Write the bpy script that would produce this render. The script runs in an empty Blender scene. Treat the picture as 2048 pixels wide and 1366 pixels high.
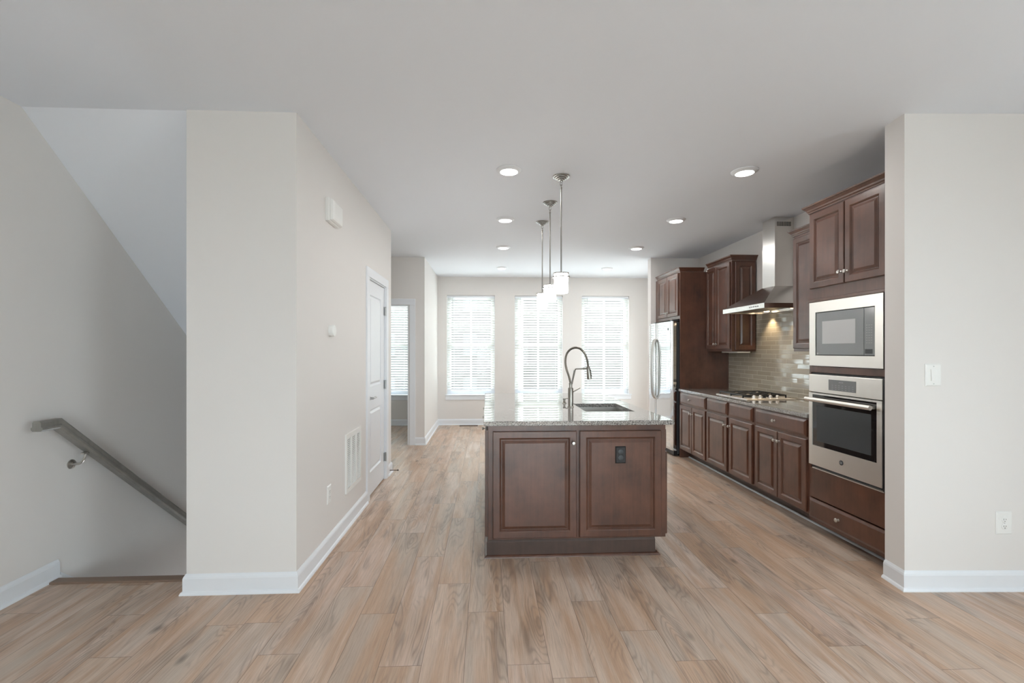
import bpy, bmesh, math, random
from mathutils import Vector, Matrix

random.seed(7)
SC = bpy.context.scene
COL = SC.collection

# ------------------------------------------------------------------ camera, sky, exposure
cam_d = bpy.data.cameras.new('camera')
cam_d.sensor_width = 36.0
cam_d.lens = 16.0
cam_d.shift_x = 7 / 2048
cam_d.shift_y = 18 / 2048
cam_d.clip_start = 0.05
cam = bpy.data.objects.new('camera', cam_d)
cam.location = (0, 0, 1.377)
cam.rotation_euler = (math.pi / 2, 0, -math.radians(2.7))
COL.objects.link(cam)
SC.camera = cam

SKY = 12.5
world = bpy.data.worlds.new('overcast_sky')
SC.world = world
world.use_nodes = True
bg = world.node_tree.nodes['Background']
bg.inputs['Color'].default_value = (0.83, 0.925, 1.0, 1)
bg.inputs['Strength'].default_value = SKY

SC.view_settings.view_transform = 'Standard'
SC.view_settings.look = 'None'
SC.view_settings.gamma = 1.0
SC.view_settings.use_curve_mapping = False
SC.view_settings.exposure = 0.10
SC.cycles.use_denoising = True
SC.cycles.max_bounces = 10
SC.cycles.diffuse_bounces = 6
SC.cycles.glossy_bounces = 4
SC.cycles.transmission_bounces = 6
SC.cycles.transparent_max_bounces = 12
SC.cycles.sample_clamp_indirect = 6.0
SC.cycles.caustics_reflective = False
SC.cycles.caustics_refractive = False

sun_d = bpy.data.lights.new('sun', 'SUN')      # high behind the far windows
sun_d.energy = 5.0
sun_d.angle = math.radians(3)
sun_d.color = (1.0, 0.97, 0.92)
sun = bpy.data.objects.new('sun', sun_d)
sun.rotation_euler = (-math.radians(38), 0, math.radians(14))
sun.location = (0, 30, 30)
COL.objects.link(sun)


def portal(name, loc, rot, sx, sy):
    """a light portal in a window opening: guides the sky's light, emits nothing"""
    l = bpy.data.lights.new(name, 'AREA')
    l.shape = 'RECTANGLE'
    l.size = sx
    l.size_y = sy
    l.cycles.is_portal = True
    o = bpy.data.objects.new(name, l)
    o.location = loc
    o.rotation_euler = rot
    COL.objects.link(o)
    return o


HP = math.pi / 2
portal('rear_glass_portal', (0.7, -3.3, 1.07), (HP, 0, 0), 2.4, 1.9)       # faces +Y
portal('side_window_portal', (4.12, -0.35, 1.45), (HP, 0, HP), 1.5, 1.5)     # faces -X
portal('corner_door_portal', (3.27, 7.13, 1.04), (HP, 0, HP), 0.7, 2.0)  # faces -X
portal('far_windows_portal', (0.0, 8.66, 1.45), (-HP, 0, 0), 5.6, 2.0)     # faces -Y


# ------------------------------------------------------------------ materials
def mat(name, color=(0.8, 0.8, 0.8), rough=0.5, metal=0.0, spec=0.5, coat=0.0, coat_r=0.1, emit=None, es=0.0, trans=0.0, ior=1.5):
    m = bpy.data.materials.new(name)
    m.use_nodes = True
    b = m.node_tree.nodes['Principled BSDF']
    b.inputs['Base Color'].default_value = (*color, 1)
    b.inputs['Roughness'].default_value = rough
    b.inputs['Metallic'].default_value = metal
    b.inputs['Specular IOR Level'].default_value = spec
    b.inputs['Coat Weight'].default_value = coat
    b.inputs['Coat Roughness'].default_value = coat_r
    b.inputs['Transmission Weight'].default_value = trans
    b.inputs['IOR'].default_value = ior
    if emit:
        b.inputs['Emission Color'].default_value = (*emit, 1)
        b.inputs['Emission Strength'].default_value = es
    return m


class NT:
    def __init__(self, m):
        self.t = m.node_tree
        self.n = m.node_tree.nodes
        self.b = self.n['Principled BSDF']

    def new(self, kind, **kw):
        x = self.n.new(kind)
        for k, v in kw.items():
            setattr(x, k, v)
        return x

    def link(self, a, b):
        self.t.links.new(a, b)

    def put(self, sock, v):
        if isinstance(v, (int, float)):
            sock.default_value = v
        elif isinstance(v, tuple):
            sock.default_value = v
        else:
            self.link(v, sock)

    def math(self, op, a, b=0.0, c=0.0):
        x = self.new('ShaderNodeMath', operation=op)
        for s, v in zip(x.inputs, (a, b, c)):
            self.put(s, v)
        return x.outputs[0]

    def mix(self, f, a, b, blend='MIX'):
        x = self.new('ShaderNodeMix', data_type='RGBA', blend_type=blend)
        self.put(x.inputs['Factor'], f)
        self.put(x.inputs[6], a)
        self.put(x.inputs[7], b)
        return x.outputs[2]

    def ramp(self, f, stops, interp='LINEAR'):
        x = self.new('ShaderNodeValToRGB')
        r = x.color_ramp
        r.interpolation = interp
        while len(r.elements) < len(stops):
            r.elements.new(0.5)
        for e, (p, c) in zip(r.elements, stops):
            e.position = p
            e.color = c if len(c) == 4 else (*c, 1)
        self.put(x.inputs[0], f)
        return x.outputs[0]

    def coords(self):
        return self.new('ShaderNodeTexCoord').outputs['Object']

    def sep(self, v):
        return self.new('ShaderNodeSeparateXYZ'), v

    def xyz(self, v):
        x = self.new('ShaderNodeSeparateXYZ')
        self.link(v, x.inputs[0])
        return x.outputs

    def vec(self, a, b, c):
        x = self.new('ShaderNodeCombineXYZ')
        for s, v in zip(x.inputs, (a, b, c)):
            self.put(s, v)
        return x.outputs[0]

    def noise(self, v, scale, detail=3.0, rough=0.5, dist=0.0):
        x = self.new('ShaderNodeTexNoise')
        self.link(v, x.inputs['Vector'])
        x.inputs['Scale'].default_value = scale
        x.inputs['Detail'].default_value = detail
        x.inputs['Roughness'].default_value = rough
        x.inputs['Distortion'].default_value = dist
        return x.outputs['Fac']

    def white(self, v):
        x = self.new('ShaderNodeTexWhiteNoise', noise_dimensions='3D')
        self.link(v, x.inputs['Vector'])
        return x

    def bump(self, h, strength=0.2, dist=0.01):
        x = self.new('ShaderNodeBump')
        x.inputs['Strength'].default_value = strength
        x.inputs['Distance'].default_value = dist
        self.link(h, x.inputs['Height'])
        self.link(x.outputs[0], self.b.inputs['Normal'])

    def color(self, v):
        self.link(v, self.b.inputs['Base Color'])


def mat_paint(name, c, rough=0.6):
    m = mat(name, c, rough, spec=0.3)
    n = NT(m)
    n.bump(n.noise(n.coords(), 220, 2), 0.04, 0.002)
    return m


M = {}
M['wall'] = mat_paint('wall_paint_greige', (0.775, 0.75, 0.728), 0.6)

M['ceil'] = mat_paint('ceiling_paint_white', (0.835, 0.872, 0.93), 0.75)
M['trim'] = mat('trim_paint_white', (0.80, 0.825, 0.86), 0.35)
M['plastic'] = mat('white_plastic', (0.84, 0.84, 0.82), 0.3)
M['slot'] = mat('dark_slot', (0.02, 0.02, 0.02), 0.5)
M['blackp'] = mat('black_plastic', (0.012, 0.012, 0.014), 0.35)
M['nickel'] = mat('satin_nickel', (0.55, 0.53, 0.50), 0.28, 1.0)
M['pendmetal'] = mat('brushed_nickel_dark', (0.34, 0.33, 0.31), 0.3, 1.0)
M['faucet'] = mat('stainless_faucet', (0.30, 0.28, 0.25), 0.3, 1.0)
M['hinge'] = mat('hinge_steel', (0.45, 0.45, 0.45), 0.35, 1.0)
M['iron'] = mat('cast_iron', (0.02, 0.021, 0.023), 0.45)
M['case'] = mat('dark_grey_case', (0.045, 0.05, 0.055), 0.4)
M['display'] = mat('grey_display_glass', (0.20, 0.205, 0.21), 0.12)
M['mwglass'] = mat('microwave_grey_glass', (0.26, 0.275, 0.285), 0.14, spec=0.7)
M['mwwin'] = mat('microwave_window_mesh', (0.55, 0.555, 0.56), 0.25)
M['ovglass'] = mat('oven_black_glass', (0.012, 0.012, 0.013), 0.04, spec=0.9)
M['faint'] = mat('faint_key_print', (0.36, 0.37, 0.375), 0.3)
M['print'] = mat('pale_print', (0.75, 0.75, 0.75), 0.5)
M['nosing'] = mat('stair_nosing_wood', (0.21, 0.14, 0.10), 0.4)
M['register'] = mat('brown_metal', (0.10, 0.065, 0.045), 0.4)
M['lens'] = mat('lamp_lens', (0.9, 0.9, 0.9), 0.4, emit=(1.0, 0.97, 0.92), es=6.0)
M['shade'] = mat('lit_frosted_glass', (0.9, 0.9, 0.9), 0.3, emit=(1.0, 0.97, 0.93), es=30.0)
M['hoodlamp'] = mat('hood_lamp_lens', (0.9, 0.9, 0.9), 0.3, emit=(1.0, 0.78, 0.5), es=5.0)


def mat_steel(name, c=(0.62, 0.60, 0.57), rough=0.26, axis=2):
    m = mat(name, c, rough, 1.0)
    n = NT(m)
    x, y, z = n.xyz(n.coords())
    if axis == 2:      # horizontal brushing on vertical faces
        v = n.vec(n.math('MULTIPLY', x, 6), n.math('MULTIPLY', y, 6), n.math('MULTIPLY', z, 900))
    else:
        v = n.vec(n.math('MULTIPLY', x, 900), n.math('MULTIPLY', y, 900), n.math('MULTIPLY', z, 6))
    f = n.noise(v, 1.0, 2)
    n.link(n.math('MULTIPLY_ADD', f, 0.06, rough - 0.03), n.b.inputs['Roughness'])
    return m


M['steel'] = mat_steel('brushed_stainless', (0.90, 0.87, 0.83), 0.40)
M['steelf'] = mat_steel('fridge_stainless', (0.78, 0.79, 0.80), 0.06)
nf = NT(M['steelf'])
_fx, _fy, _fz = nf.xyz(nf.coords())
nf.bump(nf.noise(nf.vec(nf.math('MULTIPLY', _fx, 3.0), nf.math('MULTIPLY', _fy, 9.0), nf.math('MULTIPLY', _fz, 2.2)), 1.0, 1), 0.35, 0.006)
M['hood'] = mat_steel('hood_stainless', (0.74, 0.72, 0.69), 0.24)
M['sink'] = mat_steel('sink_stainless', (0.45, 0.435, 0.41), 0.35)


def mat_wood(name, dark, light, rough=0.36, coat=0.55, grain=True):
    m = mat(name, light, rough, coat=coat, coat_r=0.22)
    m.node_tree.nodes['Principled BSDF'].inputs['Coat IOR'].default_value = 1.5
    n = NT(m)
    co = n.coords()
    x, y, z = n.xyz(co)
    mott = n.noise(co, 5.0, 4, 0.6)
    g = n.vec(n.math('MULTIPLY', x, 38), n.math('MULTIPLY', y, 38), n.math('MULTIPLY', z, 2.2))
    gr = n.noise(g, 1.0, 5, 0.6, 0.6)
    f = n.math('ADD', n.math('MULTIPLY', mott, 0.75), n.math('MULTIPLY', gr, 0.35))
    n.color(n.ramp(f, [(0.30, dark), (0.72, light)]))
    n.bump(gr, 0.05, 0.002)
    return m


M['wood'] = mat_wood('stained_maple', (0.043, 0.019, 0.013), (0.138, 0.055, 0.032), 0.36)
M['toe'] = mat_wood('stained_maple_toe', (0.045, 0.027, 0.021), (0.085, 0.05, 0.038), 0.45, 0.1)
M['rail'] = mat_wood('grey_stained_rail', (0.17, 0.16, 0.145), (0.28, 0.265, 0.24), 0.4, 0.1)


def mat_granite():
    m = mat('speckled_granite', (0.4, 0.4, 0.4), 0.018, spec=0.9, coat=0.5, coat_r=0.01)
    n = NT(m)
    co = n.coords()
    v = n.new('ShaderNodeTexVoronoi')
    n.link(co, v.inputs['Vector'])
    v.inputs['Scale'].default_value = 360
    s = n.xyz(v.outputs['Color'])[0]
    big = n.noise(co, 60, 3)
    f = n.math('ADD', n.math('MULTIPLY', s, 0.75), n.math('MULTIPLY', big, 0.3))
    n.color(n.ramp(f, [(0.0, (0.012, 0.012, 0.014)), (0.27, (0.03, 0.03, 0.034)), (0.36, (0.17, 0.165, 0.16)), (0.62, (0.33, 0.31, 0.29)),
                       (0.74, (0.50, 0.485, 0.46)), (1.0, (0.68, 0.67, 0.65))]))
    return m


M['granite'] = mat_granite()


def cells(n, across, along, W, L, x0, offs, seed=0.0):
    """plank / tile layout: (row, index, u 0..1 across, v 0..1 along)"""
    r = n.math('DIVIDE', n.math('SUBTRACT', across, x0), W)
    row = n.math('FLOOR', r)
    off = offs(row)
    a = n.math('ADD', n.math('DIVIDE', along, L), off)
    idx = n.math('FLOOR', a)
    return row, idx, n.math('SUBTRACT', r, row), n.math('SUBTRACT', a, idx)


def mat_floor():
    m = mat('oak_look_planks', (0.5, 0.4, 0.33), 0.38, spec=0.45)
    n = NT(m)
    co = n.coords()
    x, y, z = n.xyz(co)
    W, L = 0.187, 1.055
    # joint positions read off the visible rows, the rest random
    known = {-7: 2.46, -4: 2.345, -2: 3.163, -1: 2.69, 0: 2.41, 1: 2.005, 2: 2.70, 3: 2.40, 4: 1.99, 5: 1.90, 6: 2.476, 7: 2.205,
             8: 1.98, 9: 2.843, 10: 2.578, 11: 2.317, 12: 2.045, 13: 2.54, 14: 1.872, 15: 2.236}
    X0 = -0.66 - 12 * W
    st = []
    rnd = random.Random(3)
    NR = 40
    ks = [k - 12 for k in range(32)]
    for i, k in enumerate(ks):
        j = known.get(k, rnd.random() * L)
        o = (-j / L) % 1.0
        st.append(((i) / NR, (o, o, o)))

    def offs(row):
        return n.ramp(n.math('MULTIPLY_ADD', row, 1.0 / NR, 0.3 / NR), st, 'CONSTANT')
    row, idx, u, v = cells(n, x, y, W, L, X0, offs)
    cell = n.vec(row, idx, 3.7)
    w = n.white(cell)
    rv = w.outputs['Value']
    rc = n.xyz(w.outputs['Color'])
    # grain space: stretched along the plank, shifted per plank
    lx = n.math('MULTIPLY', u, W)
    ly = n.math('MULTIPLY', v, L)
    gx = n.math('ADD', lx, n.math('MULTIPLY', rc[0], 40.0))
    gy = n.math('ADD', ly, n.math('MULTIPLY', rc[1], 40.0))
    p1 = n.vec(n.math('MULTIPLY', gx, 16.0), n.math('MULTIPLY', gy, 1.5), rv)
    wide = n.noise(p1, 1.0, 3, 0.5, 0.5)
    p2 = n.vec(n.math('MULTIPLY', gx, 150.0), n.math('MULTIPLY', gy, 6.0), rv)
    fine = n.noise(p2, 1.0, 4, 0.65, 0.8)
    p3 = n.vec(n.math('MULTIPLY', gx, 22.0), n.math('MULTIPLY', gy, 2.4), rv)
    streak = n.noise(p3, 1.0, 4, 0.6, 1.4)
    # cathedral rings from a distorted distance field
    p4 = n.vec(n.math('MULTIPLY', gx, 9.0), n.math('MULTIPLY', gy, 1.3), rv)
    fld = n.noise(p4, 1.0, 1, 0.4, 0.15)
    ring = n.math('SINE', n.math('MULTIPLY', fld, 120.0))
    ring = n.math('POWER', n.math('MULTIPLY_ADD', ring, 0.5, 0.5), 3.0)
    # knots
    vor = n.new('ShaderNodeTexVoronoi')
    n.link(n.vec(n.math('MULTIPLY', gx, 6.0), n.math('MULTIPLY', gy, 2.6), rv), vor.inputs['Vector'])
    vor.inputs['Scale'].default_value = 1.0
    vd = vor.outputs['Distance']
    kd = n.ramp(n.math('ADD', vd, n.math('MULTIPLY', streak, 0.10)), [(0.06, (1, 1, 1)), (0.20, (0, 0, 0))])
    kd = n.math('MULTIPLY', kd, n.ramp(n.xyz(vor.outputs['Color'])[0], [(0.52, (0, 0, 0)), (0.56, (1, 1, 1))]))
    base = n.ramp(rv, [(0.0, (0.66, 0.49, 0.38)), (0.3, (0.65, 0.53, 0.435)), (0.55, (0.61, 0.43, 0.31)), (0.8, (0.68, 0.56, 0.475)), (1.0, (0.66, 0.485, 0.39))])
    tint = n.mix(n.math('MULTIPLY', n.ramp(wide, [(0.40, (0, 0, 0)), (0.62, (1, 1, 1))]), 0.85), base, (0.52, 0.335, 0.22, 1))
    p5 = n.vec(n.math('MULTIPLY', gx, 9.0), n.math('MULTIPLY', gy, 0.9), n.math('ADD', rv, 9.0))
    tint = n.mix(n.math('MULTIPLY', n.ramp(n.noise(p5, 1.0, 2, 0.5, 0.3), [(0.48, (0, 0, 0)), (0.66, (1, 1, 1))]), 0.65), tint, (0.52, 0.445, 0.38, 1))
    p6 = n.vec(n.math('MULTIPLY', gx, 8.0), n.math('MULTIPLY', gy, 1.9), n.math('ADD', rv, 21.0))
    feat = n.ramp(n.noise(p6, 1.0, 2, 0.5, 0.2), [(0.54, (0, 0, 0)), (0.68, (1, 1, 1))])
    tint2 = n.mix(n.math('MULTIPLY', feat, n.ramp(streak, [(0.40, (0.15, 0.15, 0.15)), (0.62, (0.62, 0.62, 0.62))])), tint, (0.25, 0.185, 0.145, 1))
    tint3 = n.mix(n.math('MULTIPLY', n.ramp(fine, [(0.42, (0, 0, 0)), (0.75, (1, 1, 1))]), 0.42), tint2, (0.25, 0.17, 0.125, 1))
    rsel = n.math('MULTIPLY', ring, n.ramp(n.noise(p6, 1.0, 2, 0.5, 0.2), [(0.44, (0, 0, 0)), (0.58, (0.38, 0.38, 0.38))]))
    tint4 = n.mix(rsel, tint3, (0.20, 0.15, 0.12, 1))
    tint5 = n.mix(n.math('MULTIPLY', kd, 0.85), tint4, (0.10, 0.08, 0.068, 1))
    eu = n.math('MULTIPLY', n.math('MINIMUM', u, n.math('SUBTRACT', 1.0, u)), W)
    ev = n.math('MULTIPLY', n.math('MINIMUM', v, n.math('SUBTRACT', 1.0, v)), L)
    e = n.math('MINIMUM', eu, ev)
    seam = n.math('LESS_THAN', e, 0.0012)
    col = n.mix(n.math('MULTIPLY', seam, 0.7), tint5, (0.12, 0.085, 0.065, 1))
    n.color(col)
    n.link(n.math('MULTIPLY_ADD', fine, 0.12, 0.30), n.b.inputs['Roughness'])
    n.bump(n.math('SUBTRACT', n.math('MULTIPLY', fine, 0.12), seam), 0.12, 0.0015)
    return m


M['floor'] = mat_floor()


def mat_tile():
    m = mat('brown_glass_tile', (0.3, 0.27, 0.22), 0.06, spec=0.8, coat=0.4, coat_r=0.02)
    n = NT(m)
    x, y, z = n.xyz(n.coords())
    W, L = 0.0487, 0.256
    row, idx, u, v = cells(n, z, y, W, L, 1.631 - 40 * W, lambda r: n.math('MULTIPLY_ADD', r, 0.3333, 0.32))
    w = n.white(n.vec(row, idx, 1.3))
    rc = n.xyz(w.outputs['Color'])
    base = n.ramp(w.outputs['Value'], [(0.0, (0.37, 0.335, 0.265)), (0.5, (0.41, 0.372, 0.30)), (1.0, (0.445, 0.41, 0.335))])
    eu = n.math('MULTIPLY', n.math('MINIMUM', u, n.math('SUBTRACT', 1.0, u)), W)
    ev = n.math('MULTIPLY', n.math('MINIMUM', v, n.math('SUBTRACT', 1.0, v)), L)
    e = n.math('MINIMUM', eu, ev)
    g = n.math('LESS_THAN', e, 0.0013)
    n.color(n.mix(g, base, (0.68, 0.63, 0.52, 1)))
    n.link(n.math('MULTIPLY_ADD', g, 0.5, 0.06), n.b.inputs['Roughness'])
    n.link(n.math('SUBTRACT', 0.4, n.math('MULTIPLY', g, 0.4)), n.b.inputs['Coat Weight'])
    bm_ = n.new('ShaderNodeBump')
    bm_.inputs['Strength'].default_value = 0.5
    bm_.inputs['Distance'].default_value = 0.0012
    n.link(n.ramp(e, [(0.0, (0, 0, 0)), (0.004, (1, 1, 1))]), bm_.inputs['Height'])
    add = n.new('ShaderNodeVectorMath', operation='ADD')
    n.link(bm_.outputs[0], add.inputs[0])
    tilt = n.vec(0.0, n.math('MULTIPLY', n.math('SUBTRACT', rc[0], 0.5), 0.05), n.math('MULTIPLY', n.math('SUBTRACT', rc[1], 0.5), 0.05))
    n.link(tilt, add.inputs[1])
    nz = n.new('ShaderNodeVectorMath', operation='NORMALIZE')
    n.link(add.outputs[0], nz.inputs[0])
    n.link(nz.outputs[0], n.b.inputs['Normal'])
    n.link(nz.outputs[0], n.b.inputs['Coat Normal'])
    return m


M['tile'] = mat_tile()


def mat_slat():
    m = bpy.data.materials.new('white_translucent_slat')
    m.use_nodes = True
    t = m.node_tree
    t.nodes.clear()
    o = t.nodes.new('ShaderNodeOutputMaterial')
    mx = t.nodes.new('ShaderNodeMixShader')
    d = t.nodes.new('ShaderNodeBsdfDiffuse')
    tr = t.nodes.new('ShaderNodeBsdfTranslucent')
    d.inputs[0].default_value = (0.88, 0.88, 0.86, 1)
    tr.inputs[0].default_value = (0.88, 0.88, 0.85, 1)
    mx.inputs[0].default_value = 0.45
    t.links.new(d.outputs[0], mx.inputs[1])
    t.links.new(tr.outputs[0], mx.inputs[2])
    t.links.new(mx.outputs[0], o.inputs[0])
    return m


M['slat'] = mat_slat()


def mat_pane():
    m = bpy.data.materials.new('window_glass')
    m.use_nodes = True
    t = m.node_tree
    t.nodes.clear()
    o = t.nodes.new('ShaderNodeOutputMaterial')
    mx = t.nodes.new('ShaderNodeMixShader')
    a = t.nodes.new('ShaderNodeBsdfTransparent')
    g = t.nodes.new('ShaderNodeBsdfGlossy')
    fr = t.nodes.new('ShaderNodeFresnel')
    fr.inputs['IOR'].default_value = 1.45
    g.inputs['Roughness'].default_value = 0.0
    a.inputs[0].default_value = (0.95, 0.97, 0.96, 1)
    ge = t.nodes.new('ShaderNodeNewGeometry')      # the inner face of the pane must not reflect totally
    mu = t.nodes.new('ShaderNodeMath')
    mu.operation = 'MULTIPLY_ADD'
    mu.inputs[1].default_value = -1.0
    mu.inputs[2].default_value = 1.0
    m2 = t.nodes.new('ShaderNodeMath')
    m2.operation = 'MULTIPLY'
    t.links.new(ge.outputs['Backfacing'], mu.inputs[0])
    t.links.new(mu.outputs[0], m2.inputs[0])
    t.links.new(fr.outputs[0], m2.inputs[1])
    t.links.new(m2.outputs[0], mx.inputs[0])
    t.links.new(a.outputs[0], mx.inputs[1])
    t.links.new(g.outputs[0], mx.inputs[2])
    t.links.new(mx.outputs[0], o.inputs[0])
    return m


M['pane'] = mat_pane()
M['ground'] = mat('pale_concrete', (0.55, 0.54, 0.52), 0.9)
M['siding'] = mat('grey_siding', (0.034, 0.034, 0.036), 0.8)
M['brick'] = mat('brown_siding', (0.02, 0.02, 0.02), 0.8)
M['roof'] = mat('dark_shingles', (0.05, 0.05, 0.055), 0.9)


# ------------------------------------------------------------------ mesh helpers
def box(bm, x0, x1, y0, y1, z0, z1, bev=0.0, seg=1):
    vs = [bm.verts.new((x, y, z)) for x in (x0, x1) for y in (y0, y1) for z in (z0, z1)]
    f = [(0, 1, 3, 2), (4, 6, 7, 5), (0, 4, 5, 1), (2, 3, 7, 6), (0, 2, 6, 4), (1, 5, 7, 3)]
    fs = [bm.faces.new([vs[i] for i in q]) for q in f]
    if bev > 0:
        es = list({e for fc in fs for e in fc.edges})
        bmesh.ops.bevel(bm, geom=es, offset=bev, segments=seg, affect='EDGES', profile=0.5)
    return bm


def prism(bm, poly, z0, z1):
    """extrude an XY polygon"""
    a = [bm.verts.new((x, y, z0)) for x, y in poly]
    b = [bm.verts.new((x, y, z1)) for x, y in poly]
    n = len(poly)
    bm.faces.new(a)
    bm.faces.new(b)
    for i in range(n):
        bm.faces.new((a[i], a[(i + 1) % n], b[(i + 1) % n], b[i]))
    return bm


def prism_x(bm, poly, x0, x1):
    """extrude a YZ polygon along X"""
    a = [bm.verts.new((x0, y, z)) for y, z in poly]
    b = [bm.verts.new((x1, y, z)) for y, z in poly]
    n = len(poly)
    bm.faces.new(a)
    bm.faces.new(b)
    for i in range(n):
        bm.faces.new((a[i], a[(i + 1) % n], b[(i + 1) % n], b[i]))
    return bm


def frame_of(d):
    d = d.normalized()
    up = Vector((0, 0, 1)) if abs(d.z) < 0.95 else Vector((1, 0, 0))
    a = d.cross(up).normalized()
    return a, a.cross(d).normalized()


def lathe(bm, prof, origin=(0, 0, 0), axis=(0, 0, 1), seg=28):
    """prof: (radius, distance along axis); radius 0 closes"""
    ax = Vector(axis).normalized()
    a, b = frame_of(ax)
    o = Vector(origin)
    rings = []
    for r, h in prof:
        if r <= 1e-6:
            rings.append([bm.verts.new(o + ax * h)])
        else:
            rings.append([bm.verts.new(o + ax * h + (a * math.cos(t) + b * math.sin(t)) * r) for t in (2 * math.pi * i / seg for i in range(seg))])
    for p, q in zip(rings, rings[1:]):
        for i in range(seg):
            j = (i + 1) % seg
            if len(p) == 1 and len(q) == 1:
                continue
            if len(p) == 1:
                f = bm.faces.new((p[0], q[i], q[j]))
            elif len(q) == 1:
                f = bm.faces.new((p[i], p[j], q[0]))
            else:
                f = bm.faces.new((p[i], p[j], q[j], q[i]))
            f.smooth = True
    for rg in (rings[0], rings[-1]):
        if len(rg) > 1:
            bm.faces.new(rg)
    return bm


def cyl(bm, p0, p1, r, r1=None, seg=20):
    p0, p1 = Vector(p0), Vector(p1)
    return lathe(bm, [(r, 0), (r if r1 is None else r1, (p1 - p0).length)], p0, p1 - p0, seg)


def tube(bm, pts, r, seg=10, flat=1.0):
    pts = [Vector(p) for p in pts]
    rings = []
    a = None
    for i, p in enumerate(pts):
        d = (pts[min(i + 1, len(pts) - 1)] - pts[max(i - 1, 0)]).normalized()
        if a is None:
            a, b = frame_of(d)
        else:
            a = (a - d * a.dot(d)).normalized()
            b = a.cross(d).normalized()
        rings.append([bm.verts.new(p + (a * math.cos(t) * flat + b * math.sin(t)) * r) for t in (2 * math.pi * k / seg for k in range(seg))])
    for p, q in zip(rings, rings[1:]):
        for i in range(seg):
            j = (i + 1) % seg
            bm.faces.new((p[i], p[j], q[j], q[i])).smooth = True
    bm.faces.new(rings[0])
    bm.faces.new(rings[-1])
    return bm


def smooth_path(pts, n=8):
    """Catmull-Rom through pts"""
    pts = [Vector(p) for p in pts]
    P = [pts[0] * 2 - pts[1]] + pts + [pts[-1] * 2 - pts[-2]]
    out = []
    for i in range(1, len(P) - 2):
        for k in range(n):
            t = k / n
            a, b, c, d = P[i - 1], P[i], P[i + 1], P[i + 2]
            out.append(0.5 * (2 * b + (c - a) * t + (2 * a - 5 * b + 4 * c - d) * t * t + (3 * b - a - 3 * c + d) * t ** 3))
    out.append(pts[-1])
    return out


def sweep(bm, path, prof, z=0.0, closed=False):
    """moulding along an XY path; prof = (out, up), out to the right of the direction"""
    P = [Vector((x, y)) for x, y in path]
    n = len(P)
    rings = []
    for i in range(n):
        ds = []
        if i > 0 or closed:
            ds.append((P[i] - P[i - 1]).normalized())
        if i < n - 1 or closed:
            ds.append((P[(i + 1) % n] - P[i]).normalized())
        ns = [Vector((d.y, -d.x)) for d in ds]
        m = ns[0] if len(ns) == 1 else (ns[0] + ns[1]) / (1 + ns[0].dot(ns[1]))
        rings.append([bm.verts.new((P[i].x + m.x * o, P[i].y + m.y * o, z + u)) for o, u in prof])
    k = len(prof)
    for i in range(n if closed else n - 1):
        p, q = rings[i], rings[(i + 1) % n]
        for j in range(k):
            l = (j + 1) % k
            bm.faces.new((p[j], p[l], q[l], q[j]))
    if not closed:
        bm.faces.new(rings[0])
        bm.faces.new(rings[-1])
    return bm


def rings(bm, O, U, N, rects):
    """nested rectangles (u0,u1,v0,v1,n) joined into a closed front; first is the back"""
    O, U, N = Vector(O), Vector(U), Vector(N)
    Z = Vector((0, 0, 1))
    R = []
    for u0, u1, v0, v1, d in rects:
        R.append([bm.verts.new(O + U * u + Z * v + N * d) for u, v in ((u0, v0), (u1, v0), (u1, v1), (u0, v1))])
    for p, q in zip(R, R[1:]):
        for i in range(4):
            j = (i + 1) % 4
            bm.faces.new((p[i], p[j], q[j], q[i]))
    bm.faces.new(R[0])
    bm.faces.new(R[-1])
    return bm


def raised_door(bm, O, U, N, u0, u1, v0, v1, t=0.02, fr=0.043):
    prof = [(0, 0), (0, t - 0.004), (0.004, t), (fr, t), (fr + 0.004, t - 0.002), (fr + 0.012, t - 0.0105), (fr + 0.0145, t - 0.0105), (fr + 0.016, t - 0.0085), (fr + 0.019, t - 0.0085), (fr + 0.036, t - 0.0005), (fr + 0.0375, t)]
    return rings(bm, O, U, N, [(u0 + i, u1 - i, v0 + i, v1 - i, d) for i, d in prof])


def slab_front(bm, O, U, N, u0, u1, v0, v1, t=0.02):
    prof = [(0, 0), (0, t - 0.009), (0.003, t - 0.008), (0.017, t - 0.001), (0.020, t)]
    return rings(bm, O, U, N, [(u0 + i, u1 - i, v0 + i, v1 - i, d) for i, d in prof])


def knob_bm(p, N):
    return lathe(bmesh.new(), [(0.009, 0), (0.009, 0.002), (0.005, 0.005), (0.0045, 0.012), (0.009, 0.015), (0.0140, 0.019), (0.0140, 0.022), (0.010, 0.026), (0, 0.0275)], p, N, 18)


def finish(name, bm, m, parent=None, loc=None, angle=32):
    bmesh.ops.recalc_face_normals(bm, faces=bm.faces)
    lim = math.radians(angle)
    for e_ in bm.edges:
        if len(e_.link_faces) == 2 and e_.calc_face_angle(0.0) > lim:
            e_.smooth = False
    me = bpy.data.meshes.new(name)
    if loc is not None:
        bmesh.ops.translate(bm, verts=bm.verts, vec=-Vector(loc))
    bm.to_mesh(me)
    bm.free()
    me.materials.append(m)
    o = bpy.data.objects.new(name, me)
    COL.objects.link(o)
    if parent is not None:
        o.parent = parent
    return o


def tag(o, label=None, cat=None, group=None, kind=None):
    if label:
        o['label'] = label
    if cat:
        o['category'] = cat
    if group:
        o['group'] = group
    if kind:
        o['kind'] = kind
    return o


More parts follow.
